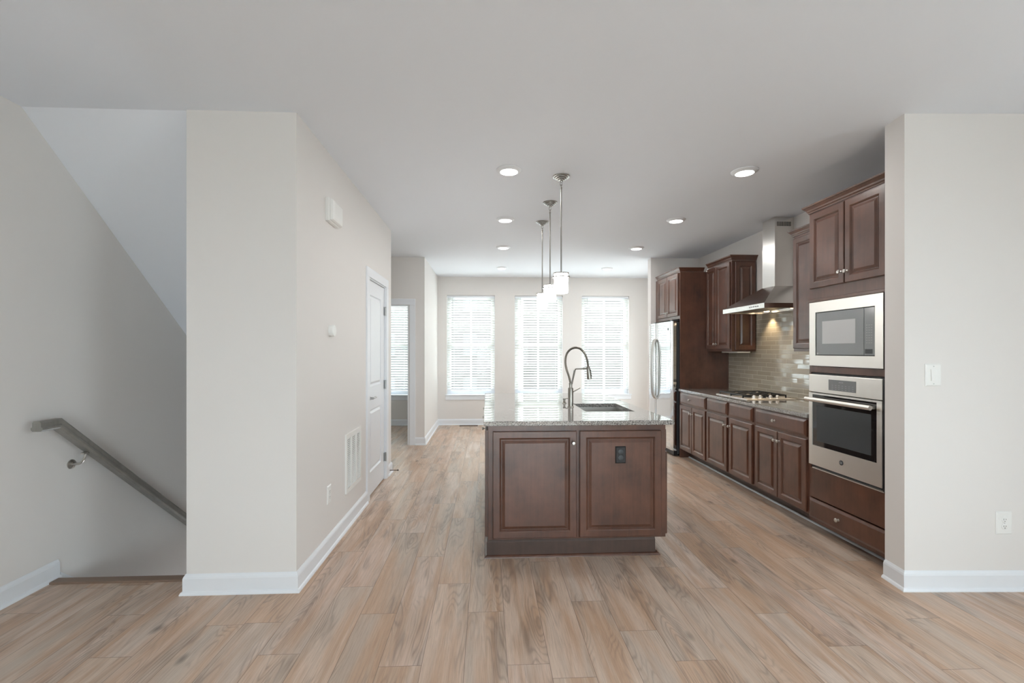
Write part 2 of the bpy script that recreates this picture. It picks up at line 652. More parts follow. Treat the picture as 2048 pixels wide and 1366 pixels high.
class Thing:
    """an Empty at the thing's base; parts are given in world coordinates"""

    def __init__(self, name, loc, label, cat, group=None, kind=None):
        self.o = bpy.data.objects.new(name, None)
        self.o.empty_display_size = 0.1
        self.o.location = loc
        self.loc = Vector(loc)
        COL.objects.link(self.o)
        tag(self.o, label, cat, group, kind)

    def part(self, name, bm, m, parent=None, label=None):
        o = finish(name, bm, m, parent or self.o, self.loc)
        if label:
            o['label'] = label
        return o


def solid(name, bm, m, label, cat, kind='structure', group=None):
    """a thing or a piece of the setting that is one mesh, in world coordinates"""
    return tag(finish(name, bm, m), label, cat, group, kind)


def copy_tree(root, loc, label):
    """a copy of a thing with copies of its parts and sub-parts"""
    def cp(o, parent):
        c = o.copy()
        COL.objects.link(c)
        if parent is not None:
            c.parent = parent
        for ch in [k for k in list(COL.objects) if k.parent == o]:
            cp(ch, c)
        return c
    r = cp(root, None)
    r.location = loc
    r['label'] = label
    return r


def text_bm(s, size, O, U, N, depth=0.0006):
    """flat lettering as a mesh"""
    c = bpy.data.curves.new('lettering', 'FONT')
    c.body = s
    c.size = size
    c.extrude = depth / 2
    c.align_x = 'CENTER'
    c.align_y = 'CENTER'
    o = bpy.data.objects.new('lettering', c)
    me = bpy.data.meshes.new_from_object(o)
    bm = bmesh.new()
    bm.from_mesh(me)
    bpy.data.objects.remove(o)
    bpy.data.curves.remove(c)
    bpy.data.meshes.remove(me)
    O, U, N = Vector(O), Vector(U), Vector(N)
    Z = Vector((0, 0, 1))
    for v in bm.verts:
        v.co = O + U * v.co.x + Z * v.co.y + N * (v.co.z + depth / 2)
    return bm


B = bmesh.new
H = 2.74
PX = -1.09          # partition face towards the kitchen
YB = 8.45           # far wall
XK = 3.13           # kitchen side wall
XF = 2.485          # base / tall cabinet face frame
CT = 0.885          # side worktop height

# ------------------------------------------------------------------ the setting
bm = B()
box(bm, -2.7, 4.1, -3.2, 2.83, -0.12, 0)
box(bm, -1.70, 4.1, 2.83, 8.6, -0.12, 0)
box(bm, -2.7, -1.70, 5.23, 8.6, -0.12, 0)
solid('floor', bm, M['floor'], 'light oak look plank floor running towards the far windows', 'floor')

bm = B()
box(bm, -2.7, 4.1, -3.2, 2.67, H, H + 0.12)
box(bm, -1.70, 4.1, 2.67, 8.7, H, H + 0.12)
box(bm, -2.7, -1.70, 5.23, 8.7, H, H + 0.12)
solid('ceiling', bm, M['ceil'], 'flat white painted ceiling over the whole room', 'ceiling')
solid('ceiling_stair', prism_x(B(), [(2.67, H), (2.80, H + 0.115), (5.23, H - 2.14), (5.23, H - 2.255)], -2.6, -1.70), M['ceil'],
      'sloping white underside of the upper stairs over the stairwell', 'ceiling')

solid('wall_left', box(B(), -2.72, -2.6, -3.2, 8.6, -2.4, H), M['wall'], 'greige wall with the grey handrail down the stairs', 'wall')

bm = B()      # partition block between stairs and kitchen
box(bm, -1.70, PX, 2.66, 2.78, -2.4, H)
box(bm, -1.70, -1.58, 2.78, 5.23, -2.4, H)
box(bm, PX - 0.12, PX, 2.78, 4.235, 0, H)
box(bm, PX - 0.12, PX, 4.235, 4.945, 2.055, H)
box(bm, PX - 0.12, PX, 4.945, 5.23, 0, H)
box(bm, -1.58, PX - 0.12, 5.11, 5.23, 0, H)
solid('wall_partition', bm, M['wall'], 'greige partition with thermostat, vent grille and white closet door', 'wall')
solid('wall_stair_end', box(B(), -2.6, -1.70, 5.11, 5.23, -1.4, H), M['wall'], 'end wall over the foot of the stairs', 'wall')  # stops short at the bottom; the gap is added to light the stairwell
solid('wall_stair_start', box(B(), -2.6, -1.70, 2.70, 2.83, -2.4, -0.121), M['wall'], 'wall under the top landing of the stairs', 'wall')

bm = B()      # wall across the hall with an open doorway
box(bm, -2.6, -1.93, 6.69, 6.81, 0, H)
box(bm, -1.93, -1.14, 6.69, 6.81, 2.04, H)
box(bm, -1.14, -0.91, 6.69, 6.81, 0, H)
box(bm, -1.03, -0.91, 6.81, YB, 0, H)
solid('wall_hall', bm, M['wall'], 'greige wall with the white framed doorway left of the far windows', 'wall')

WIN = [(-0.742, 0.142), (0.516, 1.414), (1.772, 2.672), (-2.29, -1.40)]
ZW0, ZW1 = 0.555, 2.40
bm = B()
xs = sorted(WIN)
edges = [-2.72] + [v for w in xs for v in w] + [XK + 0.12]
for i in range(0, len(edges), 2):
    box(bm, edges[i], edges[i + 1], YB, YB + 0.15, 0, H)
for a, b in xs:
    box(bm, a, b, YB, YB + 0.15, 0, ZW0)
    box(bm, a, b, YB, YB + 0.15, ZW1, H)
solid('wall_back', bm, M['wall'], 'far greige wall with three tall blind covered windows', 'wall')

bm = B()
box(bm, XK, XK + 0.12, 2.6, 6.78, 0, H)
box(bm, XK, XK + 0.12, 7.48, YB, 0, H)
box(bm, XK, XK + 0.12, 6.78, 7.48, 2.08, H)
box(bm, 2.41, XK, 6.60, 6.72, 0, H)
solid('wall_kitchen', bm, M['wall'], 'greige side wall behind the cabinets with stub beside the refrigerator', 'wall')
solid('wall_right', prism(B(), [(2.398, 2.507), (4.1, 2.435), (4.1, 2.60), (2.415, 2.655)], 0, H), M['wall'],
      'pale wall end at right with light switch and outlet', 'wall')

bm = B()      # the living room behind the camera: glass door wall and side window
box(bm, -2.72, -0.5, -3.2, -3.05, 0, H)
box(bm, 1.9, 4.1, -3.2, -3.05, 0, H)
box(bm, -0.5, 1.9, -3.2, -3.05, 2.02, H)
box(bm, -0.5, 1.9, -3.2, -3.05, 0, 0.12)
solid('wall_rear', bm, M['wall'], 'wall of the living room behind the camera with a wide glass door', 'wall')
bm = B()
box(bm, 3.95, 4.1, -3.05, -1.1, 0, H)
box(bm, 3.95, 4.1, 0.4, 2.44, 0, H)
box(bm, 3.95, 4.1, -1.1, 0.4, 0, 0.7)
box(bm, 3.95, 4.1, -1.1, 0.4, 2.2, H)
solid('wall_side', bm, M['wall'], 'side wall of the living room with a wide window', 'wall')

# stairs going down
bm = B()
for i in range(9):
    y = 2.855 + 0.245 * i
    box(bm, -2.6, -1.70, y, y + 0.27, -0.215 * (i + 1) - 0.2, -0.215 * (i + 1))
solid('floor_stairs', bm, M['floor'], 'wooden stairs going down behind the partition', 'stairs')
solid('trim_1', box(B(), -2.575, -1.73, 2.80, 2.862, -0.03, 0.012, 0.005, 2), M['nosing'], 'brown wooden nosing at the top of the stairs', 'trim')
solid('trim_2', prism_x(B(), [(2.892, 0.03), (2.892, -0.12), (5.1, -2.0), (5.1, -1.85)], -2.6, -2.588), M['trim'],
      'sloping white skirt board beside the stairs', 'trim')

BASE = [(0, 0), (0.026, 0), (0.0255, 0.006), (0.021, 0.015), (0.014, 0.020), (0.014, 0.088), (0.011, 0.098), (0.006, 0.106), (0.003, 0.112), (0, 0.112)]


def baseboard(name, path, label):
    solid(name, sweep(B(), path, BASE), M['trim'], label, 'baseboard')


baseboard('baseboard_left', [(-2.6, -3.05), (-2.6, 2.885)], 'white baseboard along the stair side wall')
baseboard('baseboard_partition', [(-1.70, 2.795), (-1.70, 2.66), (PX, 2.66), (PX, 4.157)], 'white baseboard round the near end of the partition')
baseboard('baseboard_corner', [(PX, 5.03), (PX, 5.23), (-1.7, 5.23)], 'short white baseboard past the closet door')
baseboard('baseboard_back', [(-1.043, 6.69), (-0.91, 6.69), (-0.91, YB), (XK, YB), (XK, 7.49)], 'white baseboard under the far windows')
baseboard('baseboard_room', [(-2.6, 6.81), (-2.6, YB), (-1.03, YB), (-1.03, 6.81)][::1], 'white baseboard in the small room past the doorway')
baseboard('baseboard_right', [(2.417, 2.652), (2.398, 2.507), (3.95, 2.441)], 'white baseboard round the right wall end')
solid('trim_3', sweep(B(), [(2.605, 5.75), (2.605, 2.66)], [(0, 0), (0.012, 0), (0.011, 0.006), (0.006, 0.012), (0, 0.014)]), M['trim'],
      'thin pale strip along the cabinet toe kick', 'trim')


# ------------------------------------------------------------------ windows and blinds
def casing_mb(bm, O, U, N, u0, u1, z1, w=0.085, t=0.016, z0=0.0):
    O, U, N = Vector(O), Vector(U), Vector(N)
    for a, b, c, d in ((u0 - w, u0, z0, z1), (u1, u1 + w, z0, z1), (u0 - w, u1 + w, z1, z1 + w)):
        rings(bm, O, U, N, [(a, b, c, d, 0), (a, b, c, d, t - 0.004), (a + 0.004, b - 0.004, c + 0.0, d - 0.004, t)])
    return bm


wl = ['left of the three far windows behind a white blind', 'middle far window behind a white blind and the pendants',
      'right of the three far windows behind a white blind', 'window of the small room seen through the left doorway']
bl = ['white slatted blind on the leftmost window of the far wall', 'white slatted blind on the middle far window, behind the pendants',
      'white slatted blind on the far window behind the faucet spray head', 'white slatted blind seen through the open doorway at left']
for i, (a, b) in enumerate(WIN):
    t = Thing('window_%d' % (i + 1), ((a + b) / 2, YB + 0.12, ZW0), wl[i], 'window', kind='structure')
    y0, y1 = YB + 0.098, YB + 0.148
    zm = 1.475
    bm = B()
    for q in ((a, a + 0.07, ZW0, ZW1), (b - 0.07, b, ZW0, ZW1), (a + 0.07, b - 0.07, ZW0, ZW0 + 0.075), (a + 0.07, b - 0.07, ZW1 - 0.06, ZW1)):
        box(bm, q[0], q[1], y0, y1, q[2], q[3], 0.003)
    box(bm, a + 0.07, b - 0.07, y0 - 0.01, y1 - 0.005, zm - 0.03, zm + 0.03, 0.003)
    t.part('window_frame', bm, M['trim'])
    bm = B()
    xm = (a + b) / 2
    box(bm, xm - 0.015, xm + 0.015, y0 + 0.008, y1 - 0.012, ZW0 + 0.07, ZW1 - 0.055)
    t.part('muntin', bm, M['trim'])
    t.part('window_glass', box(B(), a + 0.065, b - 0.065, y0 + 0.026, y0 + 0.030, ZW0 + 0.07, ZW1 - 0.055), M['pane'])
    bm = B()
    box(bm, a - 0.03, b + 0.045, YB - 0.028, YB + 0.0, ZW0 - 0.012, ZW0 + 0.006, 0.004, 2)
    box(bm, a + 0.001, b - 0.001, YB, y0, ZW0 + 0.0005, ZW0 + 0.006)
    t.part('window_sill', bm, M['trim'])
    t.part('apron', box(B(), a - 0.022, b + 0.035, YB - 0.014, YB - 0.0005, ZW0 - 0.092, ZW0 - 0.012, 0.003), M['trim'])

    k = Thing('window_blind', ((a + b) / 2, YB + 0.05, ZW0), bl[i], 'blind', 'white window blinds')
    yc = YB + 0.050
    k.part('head_rail', box(B(), a + 0.004, b - 0.004, yc - 0.028, yc + 0.028, ZW1 - 0.040, ZW1 - 0.002, 0.003), M['trim'])
    bm = B()
    pitch, tilt, dep = 0.0456, math.radians(38), 0.050
    zlo = ZW0 + (0.085 if i != 2 else 0.075)
    nsl = int((ZW1 - 0.06 - zlo) / pitch)
    cs, sn = math.cos(tilt), math.sin(tilt)
    for j in range(nsl):
        zc = ZW1 - 0.068 - pitch * j
        prof = []
        for u in (-0.5, -0.25, 0.0, 0.25, 0.5):     # slight crown; room edge up
            prof.append((u * dep, 0.0028 * (1 - 4 * u * u) + 0.0011))
        for u in (0.5, 0.25, 0.0, -0.25, -0.5):
            prof.append((u * dep, 0.0028 * (1 - 4 * u * u) - 0.0011))
        poly = [(yc + p * cs + q * sn, zc - p * sn + q * cs) for p, q in prof]
        prism_x(bm, poly, a + 0.008, b - 0.008)
    k.part('slats', bm, M['slat'])
    zb = ZW1 - 0.068 - pitch * nsl
    k.part('bottom_rail', box(B(), a + 0.008, b - 0.008, yc - 0.024, yc + 0.024, zb - 0.004, zb + 0.014, 0.004, 2), M['trim'])
    for xx in (a + 0.13, (a + b) / 2, b - 0.13):
        bm = B()
        for dy in (-0.024, 0.024):
            cyl(bm, (xx, yc + dy, zb), (xx, yc + dy, ZW1 - 0.04), 0.0011, seg=6)
        k.part('ladder_cord', bm, M['trim'])
    k.part('tilt_wand', cyl(B(), (a + 0.105, yc - 0.034, 1.69), (a + 0.105, yc - 0.034, ZW1 - 0.04), 0.0035, seg=8), M['mwwin'])

# living-room glazing behind the camera
t = Thing('window_5', (0.7, -3.12, 0.12), 'wide glass door behind the camera', 'window', kind='structure')
bm = B()
for q in ((-0.5, -0.44, 0.12, 2.02), (1.84, 1.9, 0.12, 2.02), (-0.44, 1.84, 0.12, 0.18), (-0.44, 1.84, 1.96, 2.02), (0.67, 0.73, 0.18, 1.96)):
    box(bm, q[0], q[1], -3.16, -3.10, q[2], q[3])
t.part('window_frame', bm, M['trim'])
t.part('window_glass', box(B(), -0.44, 1.84, -3.135, -3.13, 0.18, 1.96), M['pane'])
t = Thing('window_6', (4.03, -0.35, 0.7), 'wide side window of the living room', 'window', kind='structure')
bm = B()
for q in ((-1.1, -1.04, 0.7, 2.2), (0.34, 0.4, 0.7, 2.2), (-1.04, 0.34, 0.7, 0.76), (-1.04, 0.34, 2.14, 2.2), (-0.38, -0.32, 0.76, 2.14)):
    box(bm, 4.0, 4.06, q[0], q[1], q[2], q[3])
t.part('window_frame', bm, M['trim'])
t.part('window_glass', box(B(), 4.028, 4.033, -1.04, 0.34, 0.76, 2.14), M['pane'])

t = Thing('window_7', (XK + 0.06, 7.13, 0), 'added glass door, unseen beyond the refrigerator, lighting the dining corner', 'window', kind='structure')  # unseen door, added to brighten the far wall
bm = B()
for q in ((6.781, 6.85, 0, 2.079), (7.41, 7.479, 0, 2.079), (6.85, 7.41, 0, 0.08), (6.85, 7.41, 2.0, 2.079)):
    box(bm, XK + 0.04, XK + 0.10, q[0], q[1], q[2], q[3])
t.part('window_frame', bm, M['trim'])
t.part('window_glass', box(B(), XK + 0.066, XK + 0.071, 6.85, 7.41, 0.08, 2.0), M['pane'])

# ------------------------------------------------------------------ doors
t = Thing('door_1', (PX, 4.59, 0), 'white two panel closet door in the partition', 'door', kind='structure')
Uy, Nx = (0, 1, 0), (1, 0, 0)
t.part('casing', casing_mb(B(), (PX, 0, 0), Uy, Nx, 4.240, 4.945, 2.055), M['trim'])
bm = B()
box(bm, PX - 0.12, PX, 4.2355, 4.246, 0, 2.044)
box(bm, PX - 0.12, PX, 4.934, 4.9445, 0, 2.044)
box(bm, PX - 0.12, PX, 4.2355, 4.9445, 2.044, 2.0545)
t.part('jamb', bm, M['trim'])
# leaf: closed slab with two moulded panels
bm = B()
xf = PX - 0.012
y0, y1 = 4.249, 4.931
z0, z1 = 0.012, 2.040
us = [y0, 4.350, 4.795, y1]
vs = [z0, 0.225, 0.815, 1.035, 1.905, z1]
grid = [[bm.verts.new((xf, u, v)) for v in vs] for u in us]
for i in range(3):
    for j in range(5):
        if i == 1 and j in (1, 3):
            u0_, u1_, v0_, v1_ = us[1], us[2], vs[j], vs[j + 1]
            prev = [grid[1][j], grid[2][j], grid[2][j + 1], grid[1][j + 1]]
            for ins, d in ((0.010, -0.012), (0.019, -0.012), (0.040, -0.002)):
                cur = [bm.verts.new((xf + d, u, v)) for u, v in ((u0_ + ins, v0_ + ins), (u1_ - ins, v0_ + ins), (u1_ - ins, v1_ - ins), (u0_ + ins, v1_ - ins))]
                for q in range(4):
                    bm.faces.new((prev[q], prev[(q + 1) % 4], cur[(q + 1) % 4], cur[q]))
                prev = cur
            bm.faces.new(prev)
        else:
            bm.faces.new((grid[i][j], grid[i + 1][j], grid[i + 1][j + 1], grid[i][j + 1]))
ring_o = [grid[i][0] for i in range(4)] + [grid[3][j] for j in range(1, 6)] + [grid[i][5] for i in (2, 1, 0)] + [grid[0][j] for j in (4, 3, 2, 1)]
rb = [bm.verts.new((xf - 0.035, v.co.y, v.co.z)) for v in ring_o]
nn = len(rb)
for q in range(nn):
    bm.faces.new((ring_o[q], ring_o[(q + 1) % nn], rb[(q + 1) % nn], rb[q]))
bm.faces.new(rb)
t.part('leaf', bm, M['trim'])
hz = 0.93
bm = B()
lathe(bm, [(0.031, 0), (0.031, 0.004), (0.026, 0.009), (0.012, 0.012), (0.010, 0.045), (0.0, 0.047)], (xf, 4.305, hz), (1, 0, 0), 24)
tube(bm, smooth_path([(xf + 0.042, 4.300, hz), (xf + 0.046, 4.33, hz + 0.002), (xf + 0.046, 4.37, hz + 0.004), (xf + 0.042, 4.41, hz + 0.001)], 5), 0.0085, 12)
t.part('lever_handle', bm, M['hinge'])
for z in (0.24, 1.015, 1.797):
    bm = B()
    cyl(bm, (PX + 0.004, 4.933, z - 0.047), (PX + 0.004, 4.933, z + 0.047), 0.008, seg=14)
    box(bm, PX - 0.011, PX - 0.009, 4.905, 4.933, z - 0.045, z + 0.045)
    t.part('hinge', bm, M['hinge'])

t = Thing('door_2', (-1.53, 6.69, 0), 'white framed open doorway to the small room at left', 'door', kind='structure')
Ux, Nf = (1, 0, 0), (0, -1, 0)
t.part('casing', casing_mb(B(), (0, 6.69, 0), Ux, Nf, -1.925, -1.127, 2.045, 0.084), M['trim'])
bm = B()
box(bm, -1.93, -1.915, 6.69, 6.81, 0, 2.03)
box(bm, -1.155, -1.14, 6.69, 6.81, 0, 2.03)
box(bm, -1.93, -1.14, 6.69, 6.81, 2.025, 2.04)
t.part('jamb', bm, M['trim'])
bm = B()      # the leaf stands open inside the small room
rings(bm, (-1.16, 6.825, 0), (0, 1, 0), (-1, 0, 0), [(0, 0.74, 0.012, 2.02, -0.018), (0, 0.74, 0.012, 2.02, 0.018)])
t.part('leaf', bm, M['trim'])
for z in (0.30, 1.08, 1.80):
    bm = B()
    cyl(bm, (-1.153, 6.814, z - 0.047), (-1.153, 6.814, z + 0.047), 0.007, seg=12)
    box(bm, -1.1565, -1.1552, 6.775, 6.81, z - 0.045, z + 0.045)
    t.part('hinge', bm, M['hinge'])

# ------------------------------------------------------------------ handrail
t = Thing('handrail', (-2.6, 2.7, 0.9), 'grey wooden handrail sloping down the left stair wall', 'handrail')
prof = [(-0.022, -0.022), (0.022, -0.022), (0.032, -0.012), (0.032, -0.002), (0.024, 0.004), (0.024, 0.026), (0.016, 0.036), (-0.016, 0.036), (-0.024, 0.026), (-0.024, 0.004), (-0.032, -0.002), (-0.032, -0.012)]
pts = [(2.665, 0.944), (2.785, 0.944), (4.95, 0.944 - 2.165 * 0.862)]
bm = B()
R = []
for i, (y, z) in enumerate(pts):
    ds = []
    if i:
        ds.append(Vector((y - pts[i - 1][0], z - pts[i - 1][1])).normalized())
    if i < 2:
        ds.append(Vector((pts[i + 1][0] - y, pts[i + 1][1] - z)).normalized())
    ns = [Vector((-d.y, d.x)) for d in ds]
    m_ = ns[0] if len(ns) == 1 else (ns[0] + ns[1]) / (1 + ns[0].dot(ns[1]))
    R.append([bm.verts.new((-2.515 + a, y + m_.x * u, z + m_.y * u)) for a, u in prof])
for p, q in zip(R, R[1:]):
    for j in range(len(prof)):
        l = (j + 1) % len(prof)
        bm.faces.new((p[j], p[l], q[l], q[j]))
bm.faces.new(R[0])
bm.faces.new(R[-1])
t.part('rail', bm, M['rail'])
for y in (2.975, 4.4):
    zr = 0.944 - (y - 2.785) * 0.862 - 0.03
    bm = B()
    lathe(bm, [(0.030, 0), (0.029, 0.004), (0.018, 0.008), (0.009, 0.012), (0, 0.012)], (-2.6, y, zr - 0.085), (1, 0, 0), 20)
    tube(bm, smooth_path([(-2.59, y, zr - 0.085), (-2.55, y, zr - 0.082), (-2.525, y, zr - 0.055), (-2.517, y + 0.01, zr - 0.014)], 6), 0.0065, 10)
    box(bm, -2.527, -2.507, y - 0.02, y + 0.03, zr - 0.020, zr - 0.010)
    t.part('bracket', bm, M['nickel'], label='dark steel wall bracket')

# ------------------------------------------------------------------ wall devices
def outlet(name, O, U, N, label, cat, body, face, group=None, switch=False, w=0.092, h=0.13):
    t = Thing(name, O, label, cat, group)
    O_, U_, N_ = Vector(O), Vector(U), Vector(N)
    Z_ = Vector((0, 0, 1))
    t.part('cover_plate', rings(B(), O, U, N, [(-w / 2, w / 2, -h / 2, h / 2, 0.0003), (-w / 2, w / 2, -h / 2, h / 2, 0.002), (-w / 2 + 0.006, w / 2 - 0.006, -h / 2 + 0.006, h / 2 - 0.006, 0.006)]), body)
    if switch:
        bm = B()
        k = [(-0.017, 0.017, -0.034, 0.034, 0.0055), (-0.017, 0.017, -0.034, 0.034, 0.0075), (-0.0155, 0.0155, -0.0325, 0.0325, 0.008)]
        rings(bm, O, U, N, k)
        vs = []
        for u in (-0.015, 0.015):
            for v, d in ((-0.032, 0.0079), (-0.032, 0.0112), (0.032, 0.0084), (0.032, 0.0079)):
                vs.append(bm.verts.new(O_ + U_ * u + Z_ * v + N_ * d))
        bm.faces.new(vs[:4])
        bm.faces.new(vs[4:])
        for q in range(4):
            bm.faces.new((vs[q], vs[(q + 1) % 4], vs[4 + (q + 1) % 4], vs[4 + q]))
        t.part('rocker', bm, face)
        sc = [(0, 0.050), (0, -0.050)]
    else:
        for dv in (0.0195, -0.0195):
            f = t.part('socket', lathe(B(), [(0.0175, 0), (0.0175, 0.0015), (0.016, 0.0022), (0, 0.0022)], O_ + Z_ * dv + N_ * 0.0062, N, 22), face)
            bm = B()
            for du, hh in ((-0.0065, 0.009), (0.0065, 0.007)):
                rings(bm, O_ + U_ * du + Z_ * (dv + 0.003) + N_ * 0.0085, U, N, [(-0.0011, 0.0011, -hh / 2, hh / 2, 0), (-0.0011, 0.0011, -hh / 2, hh / 2, 0.0003)])
            lathe(bm, [(0.0024, 0), (0.0024, 0.0003)], O_ + Z_ * (dv - 0.008) + N_ * 0.0085, N, 10)
            t.part('slots', bm, M['slot'], parent=f)
        sc = [(0, 0)]
    for u, v in sc:
        t.part('screw', lathe(B(), [(0.0032, 0), (0.0032, 0.001), (0, 0.0014)], O_ + U_ * u + Z_ * v + N_ * 0.0062, N, 10), M['mwwin'] if body is not M['blackp'] else M['blackp'])
    return t


dirw = Vector((1.702, -0.072, 0)).normalized()
nrw = Vector((dirw.y, -dirw.x, 0))


def on_right(x, z):
    s = (x - 2.398) / dirw.x
    return (x, 2.507 + dirw.y * s, z)


outlet('light_switch', on_right(2.561, 1.236), dirw, nrw, 'white rocker light switch on the right wall end', 'light switch', M['plastic'], M['plastic'], switch=True)
outlet('wall_outlet', on_right(2.969, 0.385), dirw, nrw, 'white double wall outlet low on the right wall', 'outlet', M['plastic'], M['plastic'])
outlet('wall_outlet', (PX, 3.192, 0.386), (0, 1, 0), (1, 0, 0), 'white outlet on the partition, left of the vent grille', 'outlet', M['plastic'], M['plastic'], w=0.075, h=0.125)
outlet('island_outlet', (0.893, 3.0092, 0.679), (1, 0, 0), (0, -1, 0), 'black double outlet on the island end panel', 'outlet', M['blackp'], M['case'], w=0.071, h=0.114)

t = Thing('door_chime', (PX, 3.25, 2.33), 'white square door chime high on the partition wall', 'door chime')
bm = B()
rings(bm, (PX, 3.235, 2.335), Uy, Nx, [(-0.11, 0.11, -0.078, 0.078, 0.0003), (-0.11, 0.11, -0.078, 0.078, 0.020), (-0.107, 0.107, -0.075, 0.075, 0.024), (-0.104, 0.104, -0.072, 0.072, 0.026)])
t.part('base', bm, M['plastic'])
bm = B()
rings(bm, (PX, 3.235, 2.335), Uy, Nx, [(-0.104, 0.104, -0.072, 0.072, 0.0262), (-0.104, 0.104, -0.072, 0.072, 0.036), (-0.098, 0.098, -0.066, 0.066, 0.048), (-0.08, 0.08, -0.052, 0.052, 0.056), (-0.04, 0.04, -0.03, 0.03, 0.058)])
t.part('cover', bm, M['plastic'])

t = Thing('thermostat', (PX, 3.22, 1.515), 'small round white thermostat on the partition wall', 'thermostat')
t.part('base', lathe(B(), [(0.039, 0.0003), (0.039, 0.012), (0.037, 0.014)], (PX, 3.22, 1.515), (1, 0, 0), 32), M['plastic'])
t.part('dial', lathe(B(), [(0.0405, 0.0145), (0.0405, 0.026), (0.038, 0.030), (0, 0.0305)], (PX, 3.22, 1.515), (1, 0, 0), 32), M['plastic'])

# return air grille
t = Thing('return_vent', (PX, 3.76, 0.27), 'white louvred return vent low on the partition', 'vent grille')
gy0, gy1, gz0, gz1 = 3.550, 3.962, 0.270, 0.727
bm = B()
fw = 0.026
cols = [(gy0 + fw, gy0 + 0.128), (gy0 + 0.150, gy0 + 0.258), (gy0 + 0.280, gy1 - fw)]
cz0, cz1 = gz0 + 0.035, gz1 - 0.035
for a, b, c, d in ((gy0, gy1, gz0, cz0), (gy0, gy1, cz1, gz1), (gy0, cols[0][0], cz0, cz1), (cols[2][1], gy1, cz0, cz1), (cols[0][1], cols[1][0], cz0, cz1), (cols[1][1], cols[2][0], cz0, cz1)):
    box(bm, PX + 0.0003, PX + 0.012, a, b, c, d)
t.part('frame', bm, M['plastic'])
bm = B()
nl = 26
for a, b in cols:
    for i in range(nl):
        z = cz0 + (cz1 - cz0) * (i + 0.5) / nl
        vsn = [(PX + 0.0020, z + 0.0036), (PX + 0.0020, z + 0.0026), (PX + 0.0105, z - 0.0028), (PX + 0.0115, z - 0.0018)]
        f0 = [bm.verts.new((x, a, zz)) for x, zz in vsn]
        f1 = [bm.verts.new((x, b, zz)) for x, zz in vsn]
        bm.faces.new(f0)
        bm.faces.new(f1)
        for q in range(4):
            bm.faces.new((f0[q], f0[(q + 1) % 4], f1[(q + 1) % 4], f1[q]))
t.part('louvres', bm, M['plastic'])
t.part('backing', box(B(), PX + 0.0002, PX + 0.001, cols[0][0], cols[2][1], cz0, cz1), M['slot'], label='black sheet standing in for the shaded duct behind the louvres')  # flat black sheet paints the shade between the louvres

# door stop and floor register
t = Thing('door_stop', (PX + 0.014, 5.10, 0.05), 'thin dark door stop on the baseboard past the closet door', 'door stop')
t.part('rod', cyl(B(), (PX + 0.0145, 5.10, 0.05), (PX + 0.098, 5.10, 0.05), 0.0045, seg=10), M['register'])
t.part('tip', lathe(B(), [(0.008, 0), (0.008, 0.008), (0.005, 0.012), (0, 0.012)], (PX + 0.098, 5.10, 0.05), (1, 0, 0), 12), M['blackp'])
t = Thing('floor_register', (-0.335, 8.34, 0), 'brown floor register on the planks under the far left window', 'floor register')
bm = B()
box(bm, -0.50, -0.17, 8.28, 8.295, 0.0003, 0.006)
box(bm, -0.50, -0.17, 8.385, 8.40, 0.0003, 0.006)
box(bm, -0.50, -0.485, 8.295, 8.385, 0.0003, 0.006)
box(bm, -0.185, -0.17, 8.295, 8.385, 0.0003, 0.006)
for i in range(14):
    x = -0.478 + i * 0.022
    box(bm, x, x + 0.008, 8.295, 8.385, 0.0003, 0.005)
t.part('grate', bm, M['register'])

# ------------------------------------------------------------------ island
IX0, IX1, IY0, IY1 = 0.007, 1.208, 3.03, 4.87
t = Thing('kitchen_island', (0.6, 3.95, 0), 'dark wood kitchen island below the granite top and pendants', 'kitchen island')
bm = B()
box(bm, IX0, IX1, IY0, IY0 + 0.02, 0.116, 0.8835, 0.0012)
box(bm, IX0, IX1, IY1 - 0.02, IY1, 0.116, 0.8835)
box(bm, IX0, IX0 + 0.02, IY0 + 0.02, IY1 - 0.02, 0.116, 0.8835)
box(bm, IX1 - 0.02, IX1, IY0 + 0.02, IY1 - 0.02, 0.116, 0.8835)
box(bm, IX0 + 0.02, IX1 - 0.02, IY0 + 0.02, IY1 - 0.02, 0.116, 0.136)
body = t.part('body', bm, M['wood'])
bm = B()
box(bm, 0.02, 1.135, IY0 + 0.012, IY1 - 0.02, 0.0, 0.1155)
t.part('plinth', bm, M['toe'])
bm = B()
sweep(bm, [(0.012, IY1), (0.012, IY0 + 0.012), (1.136, IY0 + 0.012)], [(0, 0.0), (0.014, 0.0), (0.014, 0.100), (0.006, 0.1135), (0, 0.1135)])
t.part('base_skirt', bm, M['toe'])
bm = B()
sweep(bm, [(-0.002, IY1), (-0.002, IY0 - 0.002), (1.150, IY0 - 0.002), (1.150, IY0 + 0.03)], [(0.0003, 0.0), (0.016, 0.0), (0.015, 0.006), (0.009, 0.013), (0.0003, 0.017)])
t.part('shoe_moulding', bm, M['wood'])
NY = (0, -1, 0)
for u0, u1 in ((0.038, 0.597), (0.618, 1.173)):
    d = t.part('door', raised_door(B(), (0, IY0 - 0.0002, 0), (1, 0, 0), NY, u0, u1, 0.130, 0.840), M['wood'])
    if u0 < 0.5:
        t.part('knob', knob_bm((0.575, IY0 - 0.0203, 0.761), NY), M['nickel'], parent=d)
n3 = 3
for i in range(n3):      # doors of the seating side (-X)
    a = IY0 + 0.02 + i * (IY1 - IY0 - 0.02) / n3
    b = a + (IY1 - IY0 - 0.02) / n3 - 0.02
    d = t.part('door', raised_door(B(), (IX0 - 0.0002, 0, 0), (0, 1, 0), (-1, 0, 0), a, b, 0.130, 0.840), M['wood'])
    t.part('knob', knob_bm((IX0 - 0.0203, b - 0.025, 0.76), (-1, 0, 0)), M['nickel'], parent=d)
